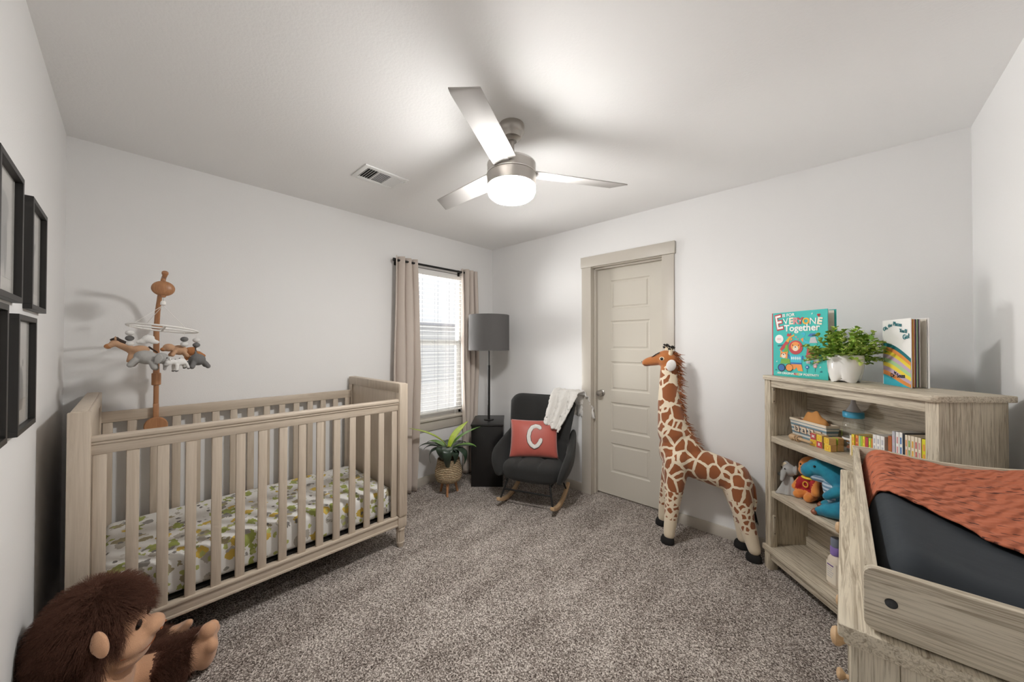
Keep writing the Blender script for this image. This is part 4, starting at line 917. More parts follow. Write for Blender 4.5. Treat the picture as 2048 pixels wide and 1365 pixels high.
ART = Rz(A(-21.7)) @ T(0, -.0018, 0) @ Matrix.Rotation(PI / 2, 4, 'X')
b = MB(); b.box(.004, W2, -.0015, .0015, 0, H2, M_pw, bev=.0006, M=Rz(A(-21.7))); nb = 9; cols = [M_dteal, M_orange, M_yellow, M_lav, M_lgreen, M_yellow, M_lav, M_orange, M_cyan]
def wave(s, k): return .60 - k * .066 + .07 * math.sin(2.6 * s + .5 + .16 * k) - .20 * s * (1 - k / 9) + .02
for k in range(nb):
    top = [(.015 + .985 * i / 20, min(.72, max(.0, wave(i / 20, k)))) for i in range(21)]; bot = [(.015 + .985 * i / 20, 0 if k == nb - 1 else max(.0, min(wave(i / 20, k + 1), top[i][1] - .001))) for i in range(21)]
    for i in range(20): b.prism([(bot[i][0] * W2, bot[i][1] * H2), (bot[i + 1][0] * W2, bot[i + 1][1] * H2), (top[i + 1][0] * W2, top[i + 1][1] * H2), (top[i][0] * W2, top[i][1] * H2)], .0005, .0008, cols[k], M=ART)
t2 = lambda tx, s, t_, sz, ro=0: art_text(b, tx, s, t_, sz, M_dteal, ro, W2, H2, bold=.0006)
t2('Oh,', .11, .875, .023, .35); t2('the', .29, .915, .021, .15); t2('Places', .56, .925, .025, -.15); t2("You'll", .76, .82, .022, -.12); t2('Go!', .86, .735, .029, .15)
art_text(b, 'by', .47, .20, .018, M_ink, 0, W2, H2, bold=.0004); art_text(b, 'Dr. Seuss', .56, .155, .026, M_ink, .05, W2, H2, bold=.0006)
b.build('front_cover', None, b2, smooth=0)
# ------------------------------------------------------------------ white pot with small-leaved plant
pot_c = bw(.405, .118, BH)
pt = thing('plant_pot', 'glossy white ceramic pot with four scalloped feet between the two picture books', 'pot', pot_c, BA)
def potf(a, v):
    prof = [(0, .012), (.045, .012), (.062, .010), (.066, 0), (.074, 0), (.080, .018), (.088, .05), (.092, .085), (.092, .125), (.0915, .133), (.088, .135), (.085, .131), (.084, .11), (.08, .095), (0, .095)]
    k = v * (len(prof) - 1); i = min(int(round(k)), len(prof) - 1); r, z = prof[i]; t_ = 2 * PI * a
    sc = abs(math.cos(2 * t_ + .6)) ** .7
    if 2 < i < 8: r -= (1 - sc) * (.016 if z < .03 else .006); z += (1 - sc) * (.022 if z < .01 else .006 if z < .03 else 0)
    r *= .76; return Vector((max(r, 1e-5) * math.cos(t_), max(r, 1e-5) * math.sin(t_), z))
b = MB(); b.surf(potf, 64, 15, cu=True); po = b.build('pot_body', M_ceramic, pt, 60)
gp = thing('leafy_plant', 'bushy artificial plant with small round bright green leaves in the white pot', 'plant', (pot_c.x, pot_c.y, BH + .0955), BA)
b = MB(); b.lathe([(0, .012), (.04, .012), (.058, .002), (.05, 0), (0, 0)], 24, M_soil); b.build('moss', None, gp)
M_lf1 = plain('fresh_green_leaf', rgb(158, 190, 74), .45, var=.0); M_lf2 = plain('deep_green_leaf', rgb(112, 152, 52), .45); M_lf3 = plain('lime_leaf', rgb(200, 216, 118), .45)
lb, sb = MB(), MB(); rnd = random.Random(3)
def leaf(c, d, up, size, mat):
    d = d.normalized(); s_ = d.cross(up).normalized(); n_ = s_.cross(d)
    tb = bmesh.new(); rows = []
    for i in range(5):
        q = i / 4; wv_ = math.sin(PI * (.08 + .86 * q)) ** .6 * .42; rows.append([tb.verts.new(c + d * size * q + s_ * size * wv_ * w_ + n_ * size * (.14 * w_ * w_ - .25 * q * q)) for w_ in (-1, 0, 1)])
    for i in range(4):
        for j in range(2): tb.faces.new((rows[i][j], rows[i + 1][j], rows[i + 1][j + 1], rows[i][j + 1]))
    lb.add(tb, mat)
for k in range(120):
    az = rnd.uniform(0, 2 * PI); el = rnd.uniform(.05, 1.4); ln = rnd.uniform(.11, .165) * (1 - .12 * max(0, el - .7)); 
    if el < .3: el -= .12
    pts = [Vector((.028 * math.cos(az), .028 * math.sin(az), .012))]; d = Vector((math.cos(az) * math.cos(el), math.sin(az) * math.cos(el) * .75, math.sin(el) * .9 + .22))
    for i in range(1, 7): pts.append(pts[0] + d * ln * i / 6 + Vector((0, 0, -.035 * (i / 6) ** 2 * math.cos(el))))
    sb.tube(pts, .0012, 5, M_lf2)
    for i in range(2, 7):
        for q in range(3 if i < 6 else 4):
            a2 = rnd.uniform(0, 2 * PI); dd = (pts[i] - pts[i - 1]).normalized() * rnd.uniform(.3, .9) + Vector((math.cos(a2), math.sin(a2), rnd.uniform(-.2, .9))) * .7
            leaf(pts[i], dd, Vector((rnd.uniform(-.3, .3), rnd.uniform(-.3, .3), 1)), rnd.uniform(.015, .023), rnd.choices([M_lf1, M_lf2, M_lf3], [5, 3, 3])[0])
lb.build('foliage', None, gp, 180); sb.build('stems', None, gp)
# ------------------------------------------------------------------ middle of the upper shelf: box, rattle, blocks, bottle
ZS = .8035
bx = thing('storage_box', 'small flared wooden box lettered baby on the upper shelf', 'box', bw(.165, .158, ZS), BA)
def flare(x0, x1, y0, y1, z0, z1, g, mat, b, th=0):
    tb = bmesh.new(); vs = [tb.verts.new((x, y, z0)) for x, y in ((x0 + g, y0 + g), (x1 - g, y0 + g), (x1 - g, y1 - g), (x0 + g, y1 - g))] + [tb.verts.new((x, y, z1)) for x, y in ((x0, y0), (x1, y0), (x1, y1), (x0, y1))]
    for q in ((0, 1, 2, 3), (0, 1, 5, 4), (1, 2, 6, 5), (2, 3, 7, 6), (3, 0, 4, 7)): tb.faces.new([vs[i] for i in q])
    bmesh.ops.recalc_face_normals(tb, faces=tb.faces); b.add(tb, mat)
M_bxs = m_stripe('white_blue_grey_stripes', rgb(226, 222, 214), rgb(120, 148, 160), 'Z', 14)
b = MB(); flare(-.125, .125, -.036, .036, 0, .112, .012, M_bxs, b); flare(-.121, .121, -.032, .032, .004, .1125, .012, M_brown, b)
for q in ((-.126, .126, -.037, -.031), (-.126, .126, .031, .037)): b.box(q[0], q[1], q[2], q[3], .100, .1135, M_cream)
for q in ((-.126, -.120), (.120, .126)): b.box(q[0], q[1], -.037, .037, .100, .1135, M_cream)
b.build('box_body', None, bx, smooth=0)
sl = math.atan2(.012, .112)
for k, cc in enumerate('baby'):
    Mt = T(-.075 + .05 * k, -.0325, .056) @ Matrix.Rotation(sl, 4, 'X') @ Matrix.Rotation(PI / 2, 4, 'X')
    b = MB(); b.box(-.019, .019, -.019, .019, .0, .0012, M_brown, M=Mt); b.box(-.017, .017, -.017, .017, .001, .0018, M_cream, M=Mt); b.text(cc, .036, M_ink, Mt @ T(0, 0, .002), bold=.0006); b.build('letter_tile', None, bx, smooth=0)
cl = MB()
def clothf(a, c):
    u, v = 2 * a - 1, 2 * c - 1; r = max(0, 1 - (abs(u) ** 2 + abs(v) ** 2) ** .5); 
    return Vector((u * .082, v * .026, .082 + .088 * (max(0, 1 - u * u) ** .6) * (1 - .85 * v * v) + .007 * math.sin(8 * u + 3 * v)))
cl.surf(clothf, 24, 16); o = cl.build('folded_cloth', plain('tan_suede_cloth', rgb(204, 144, 82), .9, bs=60, bstr=.3), None, 180); o.modifiers.new('t', 'SOLIDIFY').thickness = .002
o.location = bw(.175, .158, ZS + .0005); o.rotation_euler = (0, 0, BA); tag(o, 'tan suede cloth bundled inside the box lettered baby', 'cloth')
rt = thing('wooden_rattle', 'pale wooden baby rattle with loose rings lying in front of the baby box', 'rattle', bw(.197, .062, ZS + .0195), BA)
RX = Matrix.Rotation(PI / 2, 4, 'Y')
b = MB(); b.lathe([(0, -.075), (.012, -.074), (.019, -.062), (.0195, -.054), (.012, -.044), (.008, -.036), (.008, .01), (.0065, .06), (.007, .07), (0, .073)], 20, M=RX); b.build('handle', M_beech, rt)
for dx in (-.030, -.014): b = MB(); b.tube([(dx + .002 * math.sin(4 * PI * k / 20), .016 * math.cos(2 * PI * k / 20), .016 * math.sin(2 * PI * k / 20)) for k in range(20)], .0032, 8, closed=True); b.build('ring', M_beech, rt)
def block(u, v, z, rz, letter_, mat, label):
    t_ = thing('alphabet_block', label, 'toy block', bw(u, v, z), BA + rz, 'alphabet blocks on the upper shelf'); s_ = .017
    b = MB(); b.box(-s_, s_, -s_, s_, 0, 2 * s_, M_blockw, bev=.0015); b.build('cube', None, t_, smooth=0)
    b = MB(); Mt = T(0, -s_, s_) @ Matrix.Rotation(PI / 2, 4, 'X')
    for q in ((-.016, .016, .0125, .016), (-.016, .016, -.016, -.0125), (-.016, -.0125, -.0125, .0125), (.0125, .016, -.0125, .0125)): b.box(q[0], q[1], q[2], q[3], 0, .0008, mat, M=Mt)
    b.box(-.0125, .0125, -.0125, .0125, 0, .0003, mat if mat != M_yellow else M_gold, M=Mt); b.text(letter_, .022, M_pw if mat == M_red else M_yellow, Mt @ T(0, 0, .0006), bold=.0006); b.build('letter_face', None, t_, smooth=0)
s2 = .0342
block(.292, .098, ZS, .05, 'R', M_red, 'red lettered block at the foot of the left pile, under the yellow G block')
block(.294, .098, ZS + s2, -.05, 'G', M_yellow, 'yellow lettered block on top of the red block in the left pile')
block(.252, .096, ZS, .3, 'N', M_yellow, 'yellow block standing lowest beside the rattle end')
block(.256, .097, ZS + s2, .0, 'M', M_red, 'red outlined block resting on the yellow block beside the rattle end')
block(.352, .088, ZS, .1, 'V', M_yellow, 'bare-sided lower block in the front of the pile nearest the bottle')
block(.350, .088, ZS + s2, -.12, 'S', M_yellow, 'bare-sided upper block in the front of the pile nearest the bottle')
block(.344, .132, ZS, .0, 'A', M_lime, 'green lettered lower block behind the pile nearest the bottle'); block(.346, .132, ZS + s2, .1, 'B', M_lime, 'green lettered upper block behind the pile nearest the bottle')
bo = thing('bottle_bank', 'giant clear baby bottle bank with blue collar and grey teat on the upper shelf', 'bottle', bw(.375, .185, ZS), BA)
b = MB(); b.lathe([(0, .001), (.036, .001), (.05, .012), (.054, .04), (.052, .085), (.050, .105), (.053, .13), (.052, .15), (.044, .172), (.040, .18)], 40); b.build('clear_body', M_clear, bo, 180)
b = MB(); b.lathe([(.042, .178), (.050, .178), (.052, .182), (.052, .204), (.049, .208), (0, .208)], 40); b.build('collar', plain('blue_plastic', rgb(70, 160, 196), .3), bo)
b = MB(); b.lathe([(.036, .208), (.034, .214), (.020, .235), (.0125, .25), (.011, .264), (.008, .270), (0, .272)], 32); b.build('teat', plain('grey_silicone', rgb(196, 196, 200), .35), bo)
b = MB(); rnd = random.Random(5)
for k in range(34):
    a, r, zz = rnd.uniform(0, 2 * PI), rnd.uniform(0, .036), rnd.uniform(.012, .058); b.lathe([(0, 0), (.010, 0), (.010, .0016), (0, .0016)], 14, rnd.choice([M_gold, M_brown, M_greyp, M_nickel, M_orange]), M=T(r * math.cos(a), r * math.sin(a), zz) @ Euler((rnd.uniform(-1, 1), rnd.uniform(-1, 1), 0)).to_matrix().to_4x4())
o = b.build('coins', None, bo); o['kind'] = 'stuff'
b = MB(); b.lathe([(.0536, .066), (.0538, .068), (.0536, .076)], 40, M_pw); b.prism([(-.012, 0), (-.006, .03), (0, .012), (.008, .034), (.012, 0)], 0, .0005, M_lime, M=Rz(-2.4) @ T(.0545, 0, .08) @ Matrix.Rotation(PI / 2, 4, 'Z') @ Matrix.Rotation(PI / 2, 4, 'X')); b.build('printed_band', None, bo)
bo.scale = (.8, .8, 1.0)
# ------------------------------------------------------------------ book row
BV = .13
def row_book(px0, px1, py, cols, label, depth=.095, grp='books in the row on the upper shelf'):
    u0, u1 = u_px(px0, BV) + .0004, u_px(px1, BV) - .0004; h_ = z_py(py, (px0 + px1) / 2, BV) - ZS; w_ = u1 - u0
    t_ = thing('book', label, 'book', bw((u0 + u1) / 2, BV, ZS), BA, grp)
    b = MB(); b.box(-w_ / 2, w_ / 2, 0, .002, 0, h_, cols[0], bev=.0005); b.box(-w_ / 2, -w_ / 2 + .0012, .002, depth, 0, h_, cols[0]); b.box(w_ / 2 - .0012, w_ / 2, .002, depth, 0, h_, cols[0]); b.build('cover', None, t_, smooth=0)
    MB().box(-w_ / 2 + .0012, w_ / 2 - .0012, .002, depth - .003, .002, h_ - .002, M_paper).build('pages', None, t_, smooth=0)
    if len(cols) > 1:
        b = MB(); n_ = 3
        for k in range(n_): z0 = h_ * (.2 + .25 * k); b.box(-w_ * .22, w_ * .22, -.0004, 0, z0, z0 + h_ * .17, cols[1])
        b.build('spine_marking', None, t_, smooth=0)
rb = [(1697.6, 1701, 871, (M_cream,), 'thin cream board book at the left end of the row, next to the bottle'), (1701.2, 1707, 869, (M_yellow, M_orange), 'bright yellow board book second from the bottle end'), (1709, 1715.3, 871, (M_orange, M_red), 'orange-red board book between the yellow and the pale green ones'),
      (1715.5, 1719.3, 872, (M_lgreen,), 'pale green board book beside the orange-red one'), (1719.4, 1723, 872.5, (M_lime,), 'lime green board book beside the pale green one'), (1723.2, 1728, 873, (M_yellow, M_gold), 'golden yellow board book left of the dark red one'),
      (1728.3, 1734.4, 875, (M_red,), 'dark red board book in the middle of the small bright books'), (1735, 1740, 876.5, (M_lime, M_yellow), 'lime board book with yellow bars right of the dark red one'), (1740.3, 1743.2, 877.5, (M_orange,), 'thin orange board book against the white books'),
      (1743.6, 1750.4, 869.5, (M_pw, M_greyp), 'first white book from the left in the row'), (1750.8, 1758.2, 871, (M_pw, M_greyp), 'middle of the three white books in the row'), (1758.6, 1767, 873, (M_pw, M_greyp), 'white book beside the gap in the row'),
      (1774, 1781.6, 872.5, (plain('brown_cloth_spine', rgb(176, 96, 48), .6),), 'brown book at the gap, left of the tall books'), (1782, 1788.4, 863, (M_greyp, M_lav), 'tall lavender-grey book beside the brown one'), (1789.4, 1796, 864.2, (M_pw, M_pink), 'tall white book with pink marking beside the lavender-grey one'), (1796.4, 1803, 865.2, (M_pw, M_blue), 'tall white book with blue marking beside the black one'),
      (1803.6, 1807.4, 867.5, (M_ink,), 'thin black book right of the tall white books'), (1807.8, 1813, 870, (M_cream, M_orange), 'first of the five matching cream books, beside the black one'), (1813.6, 1819.2, 871.4, (M_cream, M_green), 'second of the five matching cream books'), (1819.8, 1826.6, 872.8, (M_cream, M_gold), 'middle one of the five matching cream books'),
      (1827.2, 1833, 874.4, (M_cream, M_red), 'fourth of the five matching cream books, red marking'), (1833.6, 1840, 876, (M_cream, M_pink), 'last of the five matching cream books, beside the yellow one'), (1841.6, 1850, 879, (plain('acid_yellow_cover', rgb(226, 216, 24), .5), M_orange), 'acid yellow book near the right post'), (1850.4, 1855, 880, (M_purple, M_pw), 'purple book against the right post')]
for q in rb: row_book(*q)
# ------------------------------------------------------------------ plush toys on the middle shelf
ZM = .4745
def shelf_local(name, label, cat, u, v, z, rz=0, group=None): return thing(name, label, cat, bw(u, v, z), BA + rz, group)
dn = shelf_local('plush_dinosaur', 'turquoise plush dinosaur with ribbed pale belly and dark red crest on the middle shelf', 'plush toy', .395, .145, ZM, A(38))
b = MB()
b.ell((.02, 0, .125), (.095, .078, .115)); b.cap((-.02, 0, .17), (-.085, 0, .225), .062, .05); b.ell((-.11, 0, .228), (.062, .05, .048)); b.ell((-.160, 0, .205), (.036, .042, .042), rot=(0, .5, 0)); b.ell((-.115, .03, .262), (.02, .014, .014)); b.ell((-.115, -.03, .262), (.02, .014, .014))
b.cap((.0, -.055, .06), (-.075, -.062, .035), .05, .034); b.cap((.0, .055, .06), (-.075, .062, .035), .05, .034); b.cap((-.07, -.062, .034), (-.105, -.062, .022), .026, .022); b.cap((-.07, .062, .034), (-.105, .062, .022), .026, .022)
b.cap((-.03, -.07, .15), (-.075, -.075, .11), .026, .018); b.cap((-.03, .07, .15), (-.075, .075, .11), .026, .018); b.cap((.08, 0, .08), (.19, .02, .035), .06, .02)
organic('body', b, .0055, [M_dino], parent=dn, smooth=5)
b = MB(); b.ell((-.050, .0, .112), (.050, .056, .105), rot=(0, -.30, 0)); b.cap((-.085, 0, .19), (-.135, 0, .182), .040, .028); b.build('ribbed_belly', M_bellystripe, dn, 180)
M_copper = plain('copper_vinyl', rgb(150, 96, 74), .35, .3)
for sy in (-1, 1):
    b = MB(); b.ell((-.128, sy * .046, .24), (.0065, .0065, .0065), seg=12); b.build('eye', M_eye, dn)
    for k in (-1, 0, 1): b = MB(); b.ell((-.125, sy * .062 + k * .016, .014), (.014, .009, .012), seg=12); b.build('claw', M_copper, dn)
    b = MB(); b.ell((-.188, sy * .018, .212), (.004, .004, .005), M_ink, seg=8); b.build('nostril', None, dn)
for k in range(6):
    a = lerp(1.9, .1, k / 5); c = Vector((.02 + .10 * math.cos(a) - .02, 0, .145 + .115 * math.sin(a))) if k else Vector((-.075, 0, .272))
    b = MB(); b.lathe([(0, 0), (.022, 0), (.014, .022), (.0, .042)], 10, M=T(c) @ Matrix.Rotation(PI / 2 - a, 4, 'Y') @ Matrix.Diagonal((1, .4, 1, 1))); b.build('crest_spike', flat('dark_red_felt' + str(k), 112, 28, 34, .9), dn)
el = shelf_local('plush_elephant_comforter', 'soft grey elephant comforter blanket at the left end of the middle shelf', 'plush toy', .075, .085, ZM, A(-8))
b = MB(); b.ell((.0, .005, .135), (.034, .034, .036)); b.cap((.01, -.03, .125), (.025, -.048, .085), .017, .010); b.ell((-.035, .01, .148), (.028, .010, .030), rot=(0, 0, .5)); b.ell((.035, .02, .145), (.024, .010, .028), rot=(0, 0, -.5)); b.cap((-.01, 0, .10), (-.055, -.02, .095), .015, .012)
organic('head', b, .004, [M_g1], parent=el, smooth=4)
def cloth2(a, c):
    t_ = 2 * PI * a; r = lerp(.014, .072, c) * (1 + .28 * c * math.sin(4 * t_ + .8) + .16 * c * math.sin(7 * t_)); z = .115 * (1 - c) ** 1.15 + .002
    return Vector((r * math.cos(t_) * .85, r * math.sin(t_) * .8 + .005, z + .012 * (1 - c) * math.sin(3 * t_)))
b = MB(); b.surf(cloth2, 64, 22, cu=True); o = b.build('blanket_body', M_g1, el, 180); o.modifiers.new('t', 'SOLIDIFY').thickness = .003
b = MB(); b.ell((-.036, .001, .150), (.018, .004, .021), rot=(0, 0, .5), seg=14); b.build('ear_lining', M_girc, el)
for sx in (-.012, .018): b = MB(); b.ell((sx, -.030, .148), (.0035, .0035, .0035), seg=10); b.build('eye', M_eye, el)
og = shelf_local('plush_orange_animal', 'orange plush animal in a red shirt squeezed between the elephant comforter and the dinosaur', 'plush toy', .160, .150, ZM, A(10))
b = MB(); b.ell((0, .005, .075), (.05, .045, .072)); b.ell((0, 0, .178), (.062, .052, .062)); b.cap((-.035, -.02, .10), (-.055, -.045, .055), .024, .02); b.cap((.035, -.02, .10), (.06, -.045, .06), .024, .02); b.cap((-.022, -.02, .03), (-.03, -.06, .022), .026, .022); b.cap((.022, -.02, .03), (.03, -.06, .022), .026, .022); b.ell((0, -.045, .165), (.035, .022, .028))
M_orp = plain('orange_plush', rgb(224, 140, 66), .9, bs=300, bstr=.3, sheen=.3); M_redp = plain('red_jersey', rgb(170, 40, 44), .85, bs=300, bstr=.2)
organic('body', b, .0045, [M_orp, M_redp], lambda c: 1 if (.05 < c.z < .128 and abs(c.x) < .045) else 0, parent=og, smooth=4)
b = MB(); b.tube([(.004 + .014 * math.cos(2 * PI * k / 20), -.0455 + .002 * math.sin(2 * PI * k / 20), .088 + .014 * math.sin(2 * PI * k / 20)) for k in range(20)], .0032, 6, closed=True); b.build('chest_emblem', M_gold, og)
b = MB(); b.ell((0, -.03, .123), (.032, .02, .009), M_yellow, seg=16); b.build('yellow_collar', None, og)
for sx in (-1, 1): b = MB(); b.ell((sx * .02, -.049, .195), (.005, .004, .006), seg=10); b.build('eye', M_eye, og)
bb_ = shelf_local('plush_brown_bear', 'brown plush bear at the back of the middle shelf behind the dinosaur head', 'plush toy', .275, .197, ZM, A(5))
b = MB(); b.ell((0, 0, .085), (.06, .038, .085)); b.ell((0, -.004, .205), (.055, .04, .05)); b.ell((-.04, 0, .248), (.017, .011, .017)); b.ell((.04, 0, .248), (.017, .011, .017)); b.ell((0, -.03, .19), (.022, .016, .018)); b.cap((-.045, -.01, .13), (-.075, -.015, .06), .022, .018); b.cap((.045, -.01, .13), (.075, -.015, .06), .022, .018)
organic('body', b, .005, [plain('tan_bear_plush', rgb(150, 104, 66), .95, bs=200, bstr=.5, var=.2)], parent=bb_, smooth=4)
# ------------------------------------------------------------------ bottles on the bottom shelf
M_lot = plain('milky_lotion_bottle', rgb(226, 212, 194), .25); M_pcap = plain('lilac_cap', rgb(146, 122, 190), .35); M_gcap = plain('grey_cap', rgb(122, 128, 142), .35)
M_label = plain('cream_label', rgb(236, 226, 208), .6)
def bottle(u, v, label, cap, s=1.0, rz=0):
    t_ = thing('lotion_bottle', label, 'bottle', bw(u, v, .1385), BA + rz, 'bottles on the bottom shelf')
    def f(a, c):
        pr = [(0, 0), (.034, 0), (.040, .006), (.0415, .05), (.040, .10), (.034, .135), (.022, .155), (.016, .16), (.016, .168), (0, .168)]
        k = min(int(round(c * (len(pr) - 1))), len(pr) - 1); r, z = pr[k]; q = 2 * PI * a; return Vector((pw(math.cos(q), .8) * max(r, 1e-5), pw(math.sin(q), .8) * max(r, 1e-5) * .68, z)) * s
    b = MB(); b.surf(f, 40, 10, cu=True); b.build('bottle_body', M_lot, t_, 50)
    b = MB(); b.lathe([(.0, .158), (.021, .158), (.022, .162), (.022, .196), (.020, .199), (0, .199)], 28, cap); b.build('screw_cap', None, t_)
    b = MB(); b.lathe([(.014, .199), (.020, .200), (.021, .235), (.017, .243), (0, .244)], 28, M_gcap); b.build('flip_top', None, t_)
    def lf(a, c): x = (a - .5) * 2 * .027; zz = .02 + c * (.105 - .01 * (a - .5) ** 2); q = abs(x / .0415); return Vector((x, -.0285 * (1 - q ** 2.5) ** .4 - .0008, zz))
    b = MB(); b.surf(lf, 14, 4, mat=M_label); 
    for k in range(6): b.box(-.017, .017 - .004 * (k % 3), -.0293, -.0285, .105 - k * .011, .108 - k * .011 + (.003 if k == 0 else 0), M_purple if k == 0 else M_greyp)
    o = b.build('label', None, t_, smooth=0); return t_
bottle(.392, .075, 'cream lotion bottle with lilac cap in front on the bottom shelf', M_pcap); bottle(.40, .150, 'lotion bottle with dark purple cap standing behind the cream one on the bottom shelf', plain('dark_purple_cap', rgb(96, 76, 120), .4), .92, .3)

# ================================================================== GIRAFFE
GO = Vector((2.25, -.2, 0))
gi = thing('plush_giraffe', 'large standing plush giraffe with brown patches between the door and the bookcase', 'plush toy', GO)
def g(x, y, z): return Vector((x - GO.x, y - GO.y, z))
b = MB()
b.cap(g(2.045, -.2, 1.17), g(2.045, -.2, .94), .060, .078); b.cap(g(2.045, -.2, .94), g(2.075, -.2, .72), .078, .108); b.ell(g(2.10, -.205, .60), (.125, .108, .15)); b.cap(g(2.12, -.2, .56), g(2.40, -.135, .485), .112, .10); b.ell(g(2.44, -.125, .475), (.088, .092, .098))
b.cap(g(2.20, -.19, .62), g(2.10, -.2, .80), .06, .05)
b.cap(g(2.115, -.265, .55), g(2.105, -.315, .28), .088, .050); b.cap(g(2.105, -.315, .28), g(2.088, -.338, .06), .050, .036)
b.cap(g(2.055, -.15, .50), g(1.995, -.135, .26), .075, .043); b.cap(g(1.995, -.135, .26), g(1.968, -.122, .06), .043, .034)
b.cap(g(2.455, -.155, .44), g(2.495, -.18, .27), .088, .058); b.cap(g(2.495, -.18, .27), g(2.55, -.183, .07), .056, .036)
b.cap(g(2.42, -.105, .42), g(2.455, -.085, .24), .075, .046); b.cap(g(2.455, -.085, .24), g(2.468, -.068, .07), .046, .034)
b.ell(g(2.030, -.2, 1.245), (.070, .056, .060)); b.cap(g(1.99, -.2, 1.245), g(1.895, -.205, 1.222), .043, .033); b.ell(g(1.878, -.205, 1.214), (.030, .036, .028)); b.ell(g(2.0, -.2, 1.285), (.05, .03, .022), rot=(0, -.35, 0))
def gmat(c):
    x, y, z = c.x + GO.x, c.y + GO.y, c.z
    if z > 1.165 and x < 2.075 + (z - 1.2) * .35 and not (z < 1.20 and x > 2.03): return 1
    if z > 1.25: return 1
    if 2.19 < x < 2.41 and z < .415 + (2.30 - x) * .10: return 2
    return 0
organic('body', b, .0085, [M_gir, M_girb, M_girc], gmat, parent=gi, smooth=8)
for (x, y, z, dx, dy) in ((2.085, -.343, 0, -.4, -.1), (1.964, -.120, 0, -.4, 0), (2.552, -.183, 0, -.3, 0), (2.466, -.066, 0, -.3, 0)):
    b = MB(); b.lathe([(0, 0), (.036, 0), (.040, .008), (.038, .030), (.031, .046), (0, .047)], 24, M=T(g(x - .006, y, 0)) @ Matrix.Diagonal((1.12, 1, 1, 1))); b.build('hoof', M_hoof, gi)
for (x, y, z, x2, y2, z2) in ((2.030, -.172, 1.285, 2.012, -.165, 1.335), (2.062, -.225, 1.28, 2.072, -.232, 1.322)):
    b = MB(); b.cap(g(x, y, z), g(x2, y2, z2), .015, .013); h_ = b.build('horn', M_girc, gi); tb_ = MB(); rn = random.Random(1)
    for k in range(60):
        d_ = Vector((rn.uniform(-1, 1), rn.uniform(-1, 1), rn.uniform(-.2, 1))).normalized(); tb_.tube([g(x2, y2, z2), g(x2, y2, z2) + d_ * .016, g(x2, y2, z2) + d_ * .026 + Vector((0, 0, .003))], [.005, .003, .0006], 5)
    tb_.build('horn_tuft', M_hoof, h_)
for (y0, y1, rz_) in ((-.255, -.285, .3), (-.147, -.118, -.3)):
    b = MB(); b.ell(g(2.082, (y0 + y1) / 2 - .0, 1.205), (.032, .014, .042), rot=(.15, .25, rz_)); e_ = b.build('ear', M_girear, gi)
for y in (-.252, -.148):
    b = MB(); b.ell(g(2.012, y, 1.250), (.0185, .006, .014), M_girc, seg=16); e_ = b.build('eye_patch', None, gi); b = MB(); b.ell(g(2.012, y + (-.003 if y < -.2 else .003), 1.249), (.012, .007, .0105), seg=16); b.build('eye', M_eye, e_)
for sy in (-1, 1): b = MB(); b.ell(g(1.852, -.205 + sy * .016, 1.222), (.003, .004, .0035), seg=8); b.build('nostril', M_hoof, gi)
b = MB(); b.tube([g(1.872, -.238, 1.203), g(1.90, -.243, 1.196), g(1.925, -.245, 1.198)], .0018, 6); b.build('mouth_seam', M_hoof, gi)
for sy in (-1, 1): b = MB(); b.tube([g(1.93, -.2 + sy * .025, 1.258), g(1.965, -.2 + sy * .034, 1.281), g(1.99, -.2 + sy * .036, 1.294)], .0035, 6); b.build('brow_stripe', M_hoof, gi)
b = MB(); rn = random.Random(2); spine = [(2.086, 1.30), (2.108, 1.22), (2.108, 1.12), (2.113, 1.0), (2.122, .90), (2.145, .80), (2.185, .72), (2.235, .655)]
for k in range(330):
    t_ = rn.random() * (len(spine) - 1); i = int(t_); f_ = t_ - i; x, z = lerp(spine[i][0], spine[i + 1][0], f_), lerp(spine[i][1], spine[i + 1][1], f_)
    p0 = g(x - .018, -.2 + rn.uniform(-.016, .016), z); l_ = rn.uniform(.03, .075); d_ = Vector((rn.uniform(.5, 1), rn.uniform(-.4, .4), rn.uniform(-.9, .35))).normalized()
    b.tube([p0, p0 + d_ * l_ * .6, p0 + d_ * l_ + Vector((.004, 0, -.012))], [.0034, .0026, .0006], 5)
b.build('mane', M_mane, gi)
b = MB(); b.tube([g(2.505, -.12, .50), g(2.535, -.135, .44), g(2.548, -.145, .36), g(2.545, -.15, .30)], [.020, .017, .014, .010], 12); tl = b.build('tail', M_gir, gi)
b = MB(); rn = random.Random(4)
for k in range(50): p0 = g(2.545, -.15, .31); d_ = Vector((rn.uniform(-.35, .25), rn.uniform(-.25, .25), -1)).normalized(); b.tube([p0, p0 + d_ * .05, p0 + d_ * rn.uniform(.07, .10)], [.004, .003, .0008], 5)
b.build('tail_tuft', M_hoof, tl)

